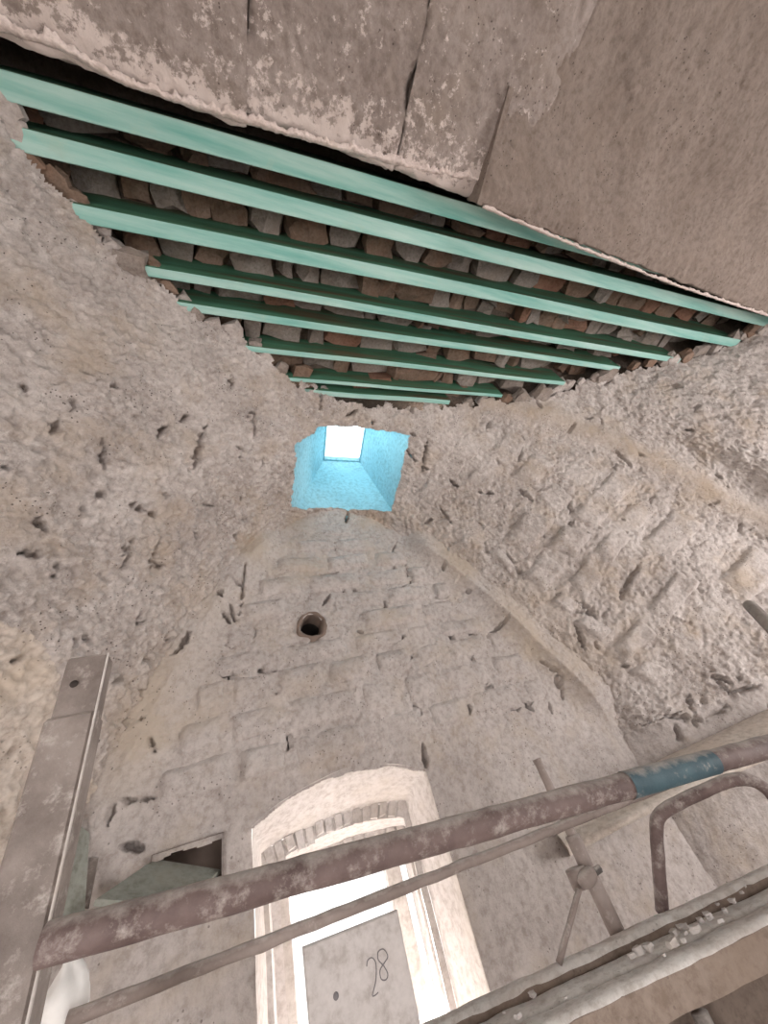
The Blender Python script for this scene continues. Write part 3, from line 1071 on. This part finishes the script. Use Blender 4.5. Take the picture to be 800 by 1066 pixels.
def loft(name, A, B, mat, parent, nseg=10, amp=0.006):
    V = np.array([A + (B - A) * t for t in np.linspace(0, 1, nseg + 1)])
    Vf = V.reshape(-1, 3)
    Vf[:, 0] += amp * fbm(Vf, 7, 3); Vf[:, 2] += amp * fbm(Vf + 4, 7, 3); Vf[:, 1] += amp * fbm(Vf + 9, 9, 3)
    n = len(A)
    i_ = np.arange(len(Vf)).reshape(nseg + 1, n)
    F = np.stack([i_[:-1, :-1], i_[:-1, 1:], i_[1:, 1:], i_[1:, :-1]], -1).reshape(-1, 4)
    return link(name, np_mesh(name, Vf, F), mat, parent)


zbot = -0.80
yB = 1.15 * D; yC = 1.25 * D; yG = 1.30 * D
oA = dict(A_); oA['y'] = D - 0.004
oB0 = dict(y=yB, x0=0.036 * yB, x1=0.352 * yB, zs=0.020 * yB, zc=0.036 * yB)
oB1 = dict(y=yB, x0=0.046 * yB, x1=0.338 * yB, zs=-0.006 * yB, zc=0.013 * yB)
oC0 = dict(y=yC, x0=0.050 * yC, x1=0.336 * yC, zs=-0.020 * yC, zc=-0.006 * yC)
oC1 = dict(y=yC, x0=0.066 * yC, x1=0.330 * yC, zs=-0.055 * yC, zc=-0.032 * yC)
oG = dict(y=yG, x0=0.066 * yC, x1=0.330 * yC, zs=-0.055 * yC, zc=-0.032 * yC)
win = loft('window_2', outline(oA, zbot), outline(oB0, zbot), M['white'], None, 14, 0.012)
tag(win, 'deep arched window embrasure with whitewashed reveals and blinding daylight', 'window', kind='structure')
loft('reveal', outline(oB0, zbot), outline(oB1, zbot), M['white'], win, 3, 0.004)
loft('reveal', outline(oB1, zbot), outline(oC0, zbot), M['white'], win, 6, 0.006)
loft('reveal', outline(oC0, zbot), outline(oC1, zbot), M['white'], win, 3, 0.004)
loft('reveal', outline(oC1, zbot), outline(oG, zbot), M['white'], win, 4, 0.004)


def vouss(o0, o1, n, mat, yoff, dep, seed):
    rv = random.Random(seed)
    n1 = n + 1
    x0s = np.linspace(o0['x0'], o0['x1'], n1); x1s = np.linspace(o1['x0'], o1['x1'], n1)
    for k in range(n):
        g = 0.006
        a0_, a1_ = x0s[k] + g, x0s[k + 1] - g
        b0_, b1_ = x1s[k] + g, x1s[k + 1] - g
        lo = rv.uniform(-0.020, 0.012)
        pr = rv.uniform(0.004, 0.024)
        top = [(a0_, arch_z(o0, a0_) + .01), (a1_, arch_z(o0, a1_) + .01)]
        bt = [(b0_, arch_z(o1, b0_) + lo), (b1_, arch_z(o1, b1_) + lo + rv.uniform(-.01, .01))]
        yF = o0['y'] - pr + yoff
        yK = yF + dep
        V = []
        ch = 0.006
        quad = [bt[0], bt[1], top[1], top[0]]
        cxq = sum(q[0] for q in quad) / 4; czq = sum(q[1] for q in quad) / 4
        for q in quad: V.append((q[0] + (cxq - q[0]) * .12, yF, EYE[2] + q[1] + (czq - q[1]) * .12))
        for q in quad: V.append((q[0], yF + ch * 1.5, EYE[2] + q[1]))
        for q in quad: V.append((q[0], yK, EYE[2] + q[1]))
        F = [(0, 1, 2, 3), (11, 10, 9, 8)]
        for k1 in range(4):
            k2 = (k1 + 1) % 4
            F += [(k1 + 4, k2 + 4, k2, k1), (k1 + 8, k2 + 8, k2 + 4, k1 + 4)]
        link('brick', py_mesh('brick', V, F), mat, win)


vouss(oB0, oB1, 15, M['white'], 0.0, 0.10, 4)
vouss(oC0, oC1, 12, M['white'], 0.0, 0.07, 5)


def boxm(name, lo, hi, mat, parent=None, bev=0.004, rot=None):
    lo = np.array(lo, float); hi = np.array(hi, float)
    c = (lo + hi) / 2; s = (hi - lo) / 2
    bev = min(bev, s.min() * 0.45)
    V = []
    for sx in (-1, 1):
        for sy in (-1, 1):
            for sz in (-1, 1):
                sg = np.array([sx, sy, sz])
                for ax in range(3):
                    p = sg * (s - bev)
                    p[ax] = sg[ax] * s[ax]
                    V.append(c + p)
    def idx(sx, sy, sz, ax): return (((sx > 0) * 4 + (sy > 0) * 2 + (sz > 0)) * 3 + ax)
    F = []
    for ax in range(3):
        o1, o2 = (ax + 1) % 3, (ax + 2) % 3
        for s_ in (-1, 1):
            q = []
            for (u, v) in ((-1, -1), (1, -1), (1, 1), (-1, 1)):
                sg = [0, 0, 0]; sg[ax] = s_; sg[o1] = u; sg[o2] = v
                q.append(idx(*sg, ax))
            F.append(q if s_ > 0 else q[::-1])
    for ax in range(3):      # edges along ax
        o1, o2 = (ax + 1) % 3, (ax + 2) % 3
        for u in (-1, 1):
            for v in (-1, 1):
                def g(t, a_):
                    sg = [0, 0, 0]; sg[ax] = t; sg[o1] = u; sg[o2] = v
                    return idx(*sg, a_)
                q = [g(-1, o1), g(1, o1), g(1, o2), g(-1, o2)]
                F.append(q if u * v < 0 else q[::-1])
    for sx in (-1, 1):
        for sy in (-1, 1):
            for sz in (-1, 1):
                q = [idx(sx, sy, sz, 0), idx(sx, sy, sz, 1), idx(sx, sy, sz, 2)]
                F.append(q if sx * sy * sz > 0 else q[::-1])
    me_ = py_mesh(name, V, F)
    if rot is not None:
        me_.transform(Matrix.Translation(Vector(c)) @ rot @ Matrix.Translation(-Vector(c)))
    return link(name, me_, mat, parent)


yg = yG
wx0, wx1 = 0.066 * yC, 0.330 * yC
zt = EYE[2] - 0.030 * yC
fl, fr = 0.081 * yg, 0.330 * yg
mu0, mu1 = 0.271 * yg, 0.302 * yg
boxm('window_jamb', (wx0 - 0.02, yg - 0.03, EYE[2] + zbot), (fl, yg + 0.04, zt), M['frame'], win)
boxm('window_jamb', (fr - 0.01, yg - 0.03, EYE[2] + zbot), (fr + 0.03, yg + 0.04, zt), M['frame'], win)
boxm('mullion', (mu0, yg - 0.035, EYE[2] + zbot), (mu1, yg + 0.035, zt), M['frame'], win)
boxm('window_sill', (0.0, yB - 0.05, EYE[2] - 0.85), (0.46 * D, yg + 0.12, EYE[2] - 0.295 * yg), M['white'], win, 0.02)
for (q0, q1) in ((fl, mu0), (mu1, fr)):
    boxm('pane', (q0 + .001, yg + 0.000, EYE[2] - 0.29 * yg), (q1 - .001, yg + 0.004, zt + 0.02), M['glass'], win, 0.0005)
for k in range(9):
    rock('mortar_lump', (0.318 * yg + r3.uniform(-.05, .05), yg - 0.10 + r3.uniform(-.05, .05), EYE[2] - 0.295 * yg + 0.008), r3.uniform(.012, .03), r3.uniform(.012, .03), .016,
         k, M['white'], win, r3.uniform(0, 3))

# plaster returns either side of the window (shallow splay planes on the wall)
# ------------------------------------------------------------------ niche left of the window and its grey board
nx0, nx1 = NIC[0]; nz0, nz1 = NIC[1]
V = []
for y_ in (D - 0.02, D + 0.30):
    for (x_, z_) in ((nx0, nz0), (nx1, nz0), (nx1, nz1), (nx0, nz1)):
        V.append((x_ - (0.006 if x_ == nx0 else -0.006), y_, EYE[2] + z_ + (0.02 if z_ == nz1 else -.006)))
link('niche_lining', py_mesh('niche_lining', V, [(0, 1, 5, 4), (1, 2, 6, 5), (2, 3, 7, 6), (3, 0, 4, 7), (4, 5, 6, 7)]), M['collar'], wall_front)


def slab_quad(name, P, thick, mat, parent=None):
    """four-cornered board of even thickness"""
    P = [np.array(p, float) for p in P]
    n_ = np.cross(P[1] - P[0], P[3] - P[0]); n_ /= np.linalg.norm(n_)
    V = []
    for s_ in (0.0, 0.15, 0.85, 1.0):
        inset = 0.004 if s_ in (0.0, 1.0) else 0.0
        c_ = sum(P) / 4
        for p in P:
            d_ = c_ - p
            V.append(p + d_ / np.linalg.norm(d_) * inset + n_ * (s_ - 0.5) * thick)
    F = [(3, 2, 1, 0), (12, 13, 14, 15)]
    for l in range(3):
        for k in range(4):
            k2 = (k + 1) % 4
            F.append((l * 4 + k, l * 4 + k2, l * 4 + 4 + k2, l * 4 + 4 + k))
    return link(name, py_mesh(name, V, F), mat, parent)


gb = slab_quad('board', [at_y((98, 940), .90 * D), at_y((190, 947), .90 * D), at_y((229, 908), 1.01 * D), at_y((160, 897), 1.01 * D)], 0.022, M['greenboard'])
tag(gb, 'grey-green board slanting out of the dark niche left of the window', 'board')
ph_ = slab_quad('panel', [at_y((52, 985), .90 * D), at_y((84, 990), .93 * D), at_y((92, 868), .955 * D), at_y((64, 845), .90 * D)], 0.02, M['greenboard'])
tag(ph_, 'grey-green sheet leaning against the left wall behind the steel post', 'panel')
br_ = slab_quad('metal_strip', [at_y((84, 945), .96 * D), at_y((92, 946), .96 * D), at_y((103, 893), .97 * D), at_y((95, 892), .97 * D)], 0.02, M['rustpost'])
tag(br_, 'short upright metal strip on the wall beside the grey-green sheet', 'bracket')

# ------------------------------------------------------------------ plaster ledge at lower right
V = [at_y((576, 862), .985 * D), at_y((640, 832), .93 * D), at_y((700, 790), .90 * D), at_y((820, 728), .78 * D),
     at_y((592, 884), .95 * D), at_y((650, 852), .86 * D), at_y((720, 818), .80 * D), at_y((830, 770), .70 * D)]
V = [np.array(p) for p in V]
nloft = 24
top_e = np.array([[np.interp(t, [0, .33, .62, 1], [V[k][c] for k in range(4)]) for c in range(3)] for t in np.linspace(0, 1, nloft)])
low_e = np.array([[np.interp(t, [0, .33, .62, 1], [V[4 + k][c] for k in range(4)]) for c in range(3)] for t in np.linspace(0, 1, nloft)])
out_ = np.array([0.25, 0.35, 0.02])
VV2, FF2 = [], []
ringp = []
for k in range(nloft):
    tp, lw = top_e[k], low_e[k]
    ringp = [tp + out_, tp] + [tp + (lw - tp) * s_ for s_ in (0.25, 0.5, 0.75)] + [lw, lw + np.array([0.01, 0.02, -0.03]), lw + np.array([0.12, 0.2, -0.06])]
    VV2 += ringp
nr_ = len(ringp)
for k in range(nloft - 1):
    for j in range(nr_ - 1):
        FF2.append((k * nr_ + j, k * nr_ + j + 1, (k + 1) * nr_ + j + 1, (k + 1) * nr_ + j))
FF2.append(tuple(range(nr_)))
tag(link('trim_2', py_mesh('trim_2', VV2, FF2, True), M['ledge']), 'pale smooth plaster ledge on the right wall behind the handrail', 'ledge', kind='structure')


# ------------------------------------------------------------------ scaffold
def tube(name, pts, r, mat, parent=None, seg=18, amp=0.0, cap=True, closed_r=None):
    """swept round tube through pts (r may be a list)"""
    P = [np.array(p, float) for p in pts]
    n = len(P)
    rs = r if isinstance(r, (list, tuple)) else [r] * n
    V, F = [], []
    prev = None
    for k in range(n):
        t = P[min(k + 1, n - 1)] - P[max(k - 1, 0)]
        t /= np.linalg.norm(t)
        if prev is None:
            a_ = np.cross(t, [0, 0, 1.0]) if abs(t[2]) < .9 else np.cross(t, [1.0, 0, 0])
        else:
            a_ = prev - t * (prev @ t)
        a_ /= np.linalg.norm(a_)
        prev = a_
        b_ = np.cross(t, a_)
        for j in range(seg):
            an = 2 * PI * j / seg
            q = P[k] + (a_ * math.cos(an) + b_ * math.sin(an)) * rs[k]
            V.append(q)
    for k in range(n - 1):
        for j in range(seg):
            j2 = (j + 1) % seg
            F.append((k * seg + j, k * seg + j2, (k + 1) * seg + j2, (k + 1) * seg + j))
    V = np.array(V)
    if amp:
        V += amp * np.stack([perlin(V * 25), perlin(V * 25 + 5), perlin(V * 25 + 9)], 1)
    me_ = py_mesh(name, V, F + ([tuple(range(seg))[::-1], tuple((n - 1) * seg + j for j in range(seg))] if cap else []), True)
    return link(name, me_, mat, parent)


def lerp(a_, b_, t): return np.array(a_) + (np.array(b_) - np.array(a_)) * t
def line(a_, b_, n): return [lerp(a_, b_, t) for t in np.linspace(0, 1, n)]
def empty(name, loc):
    o_ = bpy.data.objects.new(name, None)
    col.objects.link(o_)
    o_.empty_display_size = 0.05
    o_.location = loc
    bpy.context.view_layer.update()
    return o_


hl, hr_ = at_y((45, 984), 0.90), at_y((862, 760), 0.76)
hand = tube('handrail', line(hl, hr_, 60), 0.024, M['rust'], None, 20, 0.0018)
tag(hand, 'thick rusty red handrail tube crossing in front of the window', 'rail')
hd = hr_ - hl
def on_hand(px):
    best = min(np.linspace(0, 1, 400), key=lambda t: abs(proj(hl + hd * t)[0] - px))
    return hl + hd * best
def proj(P):
    q = RW.T @ (np.array(P) - EYE)
    return C0 + FPX * q[:2] / q[2]
tube('paint_band', line(on_hand(652), on_hand(742), 12), 0.0255, M['bluesleeve'], hand, 20, 0.0012, False)

l0, l1 = at_y((70, 1062), 1.28), at_y((812, 771), 1.16)
low_rail = tube('guard_rail', line(l0, l1, 60), 0.012, M['greytube'], None, 12, 0.0025)
tag(low_rail, 'thin dusty guard rail running below the red handrail', 'rail')

# right upright with swivel coupler and brace
py_ = 1.30
pt, pb = at_y((559, 790), py_), at_y((646, 985), py_)
pt[0] = pb[0] = 0.742 * py_ + 0.0
up_ = empty('scaffold_upright', (pb[0], py_, pb[2]))
inv = up_.matrix_world.inverted()
def child_tube(name, pts, r, mat, par, **kw):
    o_ = tube(name, pts, r, mat, par, **kw)
    o_.matrix_parent_inverse = par.matrix_world.inverted()
    return o_
zmid = at_y((590, 872), py_)[2]
p_lo = np.array([pb[0], py_, pb[2]]); p_mid = np.array([pb[0], py_, zmid]); p_top = np.array([pb[0], py_, pt[2]])
child_tube('outer_tube', line(p_lo, p_mid, 12), 0.022, M['greytube'], up_, amp=0.0015)
child_tube('inner_tube', line(p_mid - [0, 0, .02], p_top, 14), 0.015, M['greytube'], up_, amp=0.0025)
cj = at_y((611, 914), py_ - 0.03)
child_tube('collar', line(cj + [-.004, .03, -.02], cj + [-.004, .03, .022], 5), 0.029, M['greytube'], up_)
child_tube('coupler', line(cj + [-.03, -.006, -.004], cj + [.03, -.006, .006], 6), [.012, .018, .02, .02, .018, .010], M['greytube'], up_)
child_tube('bolt', line(cj + [.026, -.01, .004], cj + [.05, -.012, .006], 4), 0.0095, M['darkmetal'], up_, seg=6)
child_tube('brace', line(at_y((603, 926), py_ - .04), at_y((582, 1003), py_ - .02), 8), 0.0075, M['greytube'], up_, amp=0.001)
tag(up_, 'dusty telescopic scaffold upright with coupler and thin brace', 'post')

# bent red tube
Ub = [at_y((690, 950), 1.24), at_y((686, 900), 1.18), at_y((684, 868), 1.135), at_y((685, 853), 1.11), at_y((692, 844), 1.09), at_y((706, 836), 1.065),
      at_y((740, 820), 1.0), at_y((758, 813), .975), at_y((776, 811), .955), at_y((792, 817), .945), at_y((806, 830), .94), at_y((825, 860), .94)]
Us = []
for k in range(len(Ub) - 1):
    p0 = Ub[max(k - 1, 0)]; p1 = Ub[k]; p2 = Ub[k + 1]; p3 = Ub[min(k + 2, len(Ub) - 1)]
    for t in np.linspace(0, 1, 5)[:-1]:
        Us.append(0.5 * ((2 * p1) + (-p0 + p2) * t + (2 * p0 - 5 * p1 + 4 * p2 - p3) * t * t + (-p0 + 3 * p1 - 3 * p2 + p3) * t ** 3))
Us.append(Ub[-1])
ub = tube('bent_tube', Us, 0.0165, M['rust'], None, 16, 0.0015)
tag(ub, 'bent rusty red tube loop rising from the deck', 'rail')

# stub of a tube at the right edge
s0, s1 = at_y((781, 630), 0.62), at_y((840, 690), 0.50)
s1 = s0 + (s1 - s0) * 6.0
st = tube('tube_end', line(s0, s1, 10), 0.016, M['rustpost'], None, 14, 0.001)
tag(st, 'grimy tube end poking in at the right edge below the vault', 'pole')

# left post
pyl = 1.0
xl = -0.318
zt_ = at_y((88, 688), pyl)[2]
lp = empty('steel_post', (xl, pyl, 0.0))
def pchild(o_):
    o_.matrix_parent_inverse = lp.matrix_world.inverted(); return o_
zm_ = at_y((80, 748), pyl)[2]
pchild(boxm('outer_profile', (xl - .050, pyl - .035, 0.0), (xl + .036, pyl + .035, zm_), M['rustpost'], lp, .006))
pchild(boxm('inner_profile', (xl - .042, pyl - .026, zm_ - .1), (xl + .034, pyl + .026, zt_), M['rustpost'], lp, .004))
pchild(boxm('edge_highlight', (xl + .0352, pyl - .037, 0.0), (xl + .0385, pyl - .031, zt_ - .005), M['frame'], lp, .001))  # pale strip stands in for the bright highlight along the post's edge
hp = at_y((77, 712), pyl - .027)
child_tube('bolt_hole', [hp + [0, -.0015, 0], hp + [0, .012, 0]], 0.0075, M['soot'], lp, seg=14)
tag(lp, 'tall grimy steel post standing at the left edge', 'post')

# white bag hanging by the post
bgc = at_y((66, 1050), 1.34)
uvn, vvn = 20, 14
V, F = [], []
for i_ in range(vvn + 1):
    th = PI * i_ / vvn
    for j_ in range(uvn):
        a_ = 2 * PI * j_ / uvn
        d_ = np.array([math.sin(th) * math.cos(a_), math.sin(th) * math.sin(a_), math.cos(th)])
        r_ = 1 + 0.22 * float(perlin(np.array([d_ * 2.3]))[0])
        fl_ = 1.0 if d_[2] < 0.3 else 1 - 0.55 * (d_[2] - .3)
        V.append(bgc + d_ * r_ * [0.040 * fl_, 0.04 * fl_, 0.075])
for i_ in range(vvn):
    for j_ in range(uvn):
        j2 = (j_ + 1) % uvn
        F.append((i_ * uvn + j_, (i_ + 1) * uvn + j_, (i_ + 1) * uvn + j2, i_ * uvn + j2))
bg = tag(link('plastic_bag', py_mesh('plastic_bag', V, F, True), M['bag']), 'white bulging plastic bag beside the foot of the steel post', 'bag')

# board with handwritten 28
yb = 1.31
q = [at_y((315, 986), yb), at_y((413, 947), yb)]
xa_, xb2 = q[0][0], q[1][0]
zta, ztb = q[0][2], q[1][2]
P4 = [np.array([xa_, yb, zta - .36]), np.array([xb2, yb, ztb - .36]), np.array([xb2, yb, ztb]), np.array([xa_, yb, zta])]
bd = slab_quad('number_board', P4, 0.018, M['board'])
tag(bd, 'pale grey board with handwritten 28 hanging below the guard rail', 'board')
yfb = yb - 0.0095


def stroke(name, pl, w_=0.0011):
    pts = [at_y(p, yfb) for p in pl]
    sm_ = []
    for k in range(len(pts) - 1):
        p0 = pts[max(k - 1, 0)]; p1 = pts[k]; p2 = pts[k + 1]; p3 = pts[min(k + 2, len(pts) - 1)]
        for t in np.linspace(0, 1, 5)[:-1]:
            sm_.append(0.5 * ((2 * p1) + (-p0 + p2) * t + (2 * p0 - 5 * p1 + 4 * p2 - p3) * t * t + (-p0 + 3 * p1 - 3 * p2 + p3) * t ** 3))
    sm_.append(pts[-1])
    o_ = tube(name, sm_, w_, M['pencil'], bd, seg=6)
    return o_


stroke('handwritten_digit', [(382, 1006), (383, 1000), (387, 997), (391, 1001), (392, 1012), (391, 1024), (388, 1036), (391, 1036), (394, 1033)])
stroke('handwritten_digit', [(403, 992), (399, 988), (394, 991), (394, 999), (400, 1006), (404, 1014), (402, 1020), (397, 1019), (396, 1010), (400, 1003), (404, 996), (401, 989)])
hp2 = at_y((350, 1037), yfb - .0005)
tube('drill_hole', [hp2, hp2 + [0, .004, 0]], 0.0062, M['pencil'], bd, seg=16)

# deck: planks and a front timber, dusted with plaster lumps
zd = -0.40
def dk(px, z): return at_z(px, z)
far0, far1 = dk((440, 1071), zd), dk((830, 890), zd)
deck_dir = far1 - far0
deck_dir[2] = 0
deck_dir /= np.linalg.norm(deck_dir)
nrm = np.array([deck_dir[1], -deck_dir[0], 0])      # towards the camera
if nrm[1] > 0: nrm = -nrm
A0 = far0 - deck_dir * 0.02
LEN = 1.75


def plank(name, off0, off1, ztop, thick, mat, label, seed, dust=True):
    n = 60
    V, F = [], []
    prof = [(off0, -thick), (off0, -.006), (off0 + .006, 0), (0.5 * (off0 + off1), .001), (off1 - .006, 0), (off1, -.006), (off1, -thick)]
    for k in range(n + 1):
        c_ = A0 + deck_dir * LEN * k / n
        for (o_, z_) in prof:
            V.append((*(c_ + nrm * o_)[:2], EYE[2] + ztop + z_))
    V = np.array(V)
    V[:, 2] += 0.004 * fbm(V + seed, 9, 3); V[:, :2] += (nrm * 1)[None, :2] * (0.005 * fbm(V + seed + 5, 7, 4))[:, None]
    m_ = len(prof)
    for k in range(n):
        for j in range(m_):
            j2 = (j + 1) % m_
            F.append((k * m_ + j, (k + 1) * m_ + j, (k + 1) * m_ + j2, k * m_ + j2))
    F.append(tuple(range(m_))); F.append(tuple(n * m_ + j for j in range(m_))[::-1])
    o_ = link(name, py_mesh(name, V, F, False), mat)
    tag(o_, label, 'plank', 'scaffold deck planks')
    if dust:
        Vd, Fd = [], []
        for k in range(n + 1):
            c_ = A0 + deck_dir * LEN * k / n
            for (q_, z_) in ((off0 - .002, -.004), (off0 + .002, .004), (0.5 * (off0 + off1), .006), (off1 - .004, .004), (off1 + .001, -.005)):
                Vd.append((*(c_ + nrm * q_)[:2], EYE[2] + ztop + z_))
        Vd = np.array(Vd)
        Vd[:, 2] += 0.004 * fbm(Vd + seed, 9, 3) + 0.003 * fbm(Vd + seed, 45, 3); Vd[:, :2] += nrm[None, :2] * (0.008 * fbm(Vd + seed + 5, 15, 4))[:, None]
        for k in range(n):
            for j in range(4):
                Fd.append((k * 5 + j, (k + 1) * 5 + j, (k + 1) * 5 + j + 1, k * 5 + j + 1))
        link('dust_layer', py_mesh('dust_layer', Vd, Fd, True), M['wood'], o_)
    return o_


plank('deck_plank', 0.000, 0.050, zd + 0.004, 0.05, M['brownwood'], 'narrow dusty deck plank farthest back, under the upright', 2.0)
plank('deck_plank', 0.060, 0.135, zd - 0.016, 0.03, M['brownwood'], 'middle deck plank covered with plaster crumbs', 12.0)
plank('deck_plank', 0.142, 0.200, zd - 0.016, 0.06, M['brownwood'], 'thick brown front timber of the scaffold deck', 22.0)
lr = random.Random(9)
for k in range(46):
    t = lr.uniform(0.05, 0.93)
    c_ = A0 + deck_dir * LEN * t + nrm * lr.choice([lr.uniform(0.0, .05), lr.uniform(.07, .13), lr.uniform(.145, .19)])
    s_ = lr.uniform(.0025, .006)
    if k < 14:
        t = 0.38 + lr.gauss(0, .04)
        c_ = A0 + deck_dir * LEN * t + nrm * lr.uniform(.10, .17); s_ = lr.uniform(.004, .009)
    o_ = rock('plaster_crumb', (c_[0], c_[1], EYE[2] + zd + s_ * .4), s_ * 1.5, s_, s_ * .7, k, M['white'], None, lr.uniform(0, 3))
    tag(o_, 'white plaster crumb lying on the scaffold deck', 'crumb', 'plaster crumbs on the deck')
o_ = plank('deck_bearer', 0.055, 0.115, zd - 0.062, 0.26, M['bearer'], 'dark brown timber bearer on edge below the scaffold deck', 33.0, False)
o_['category'] = 'beam'
del o_['group']
# trestle legs below the deck
for k, (off, lab) in enumerate(((0.028, 'dark trestle leg under the back of the scaffold deck'), (0.168, 'dark trestle leg under the front of the scaffold deck'))):
    bx_ = dk((690, 1040), zd - .09)
    c_ = np.array([bx_[0], bx_[1], 0]) + deck_dir * (0.0 if k == 0 else 0.03)
    c_ = c_ + nrm * (((far0 - c_)[:2] @ nrm[:2]) + off)
    o_ = tube('trestle_leg', [(c_[0], c_[1], 0.0), (c_[0], c_[1], EYE[2] + zd - .035 if k == 0 else EYE[2] + zd - .092)], 0.018, M['darkmetal'], None, 14)
    tag(o_, lab, 'leg', 'trestle legs')

# ------------------------------------------------------------------ rest of the room (floor, rear room)
tag(boxm('floor', (-3.4, -5.2, -0.12), (6.6, 3.2, 0.0), M['floor'], None, .001), 'pale dusty floor of the vaulted room', 'floor', kind='structure')
zr_top = EYE[2] + 1.5 * D
def wallbox(name, lo, hi, lab):
    return tag(boxm(name, lo, hi, M['smooth'], None, .001), lab, 'wall', kind='structure')
wallbox('wall_side_left', (-2.15, -5.1, 0), (-2.0, 0.03, zr_top), 'rear side wall left of the camera')
wallbox('wall_side_right', (6.1, -5.1, 0), (6.25, 0.03, zr_top), 'rear side wall right of the camera')
# back wall with a doorway
wallbox('wall_rear_left', (-2.15, -5.1, 0), (0.7, -4.9, zr_top), 'rear wall beside the doorway on the left')
wallbox('wall_rear_right', (1.9, -5.1, 0), (6.25, -4.9, zr_top), 'rear wall beside the doorway on the right')
wallbox('wall_rear_top', (0.7, -5.1, 2.25), (1.9, -4.9, zr_top), 'rear wall above the wide doorway')
tag(boxm('ceiling_rear', (-2.15, -5.1, EYE[2] + 1.12 * D), (6.25, -1.2, EYE[2] + 1.2 * D), M['smooth'], None, .001), 'rear ceiling behind the stone lintel', 'ceiling', kind='structure')
print('stones', nst)
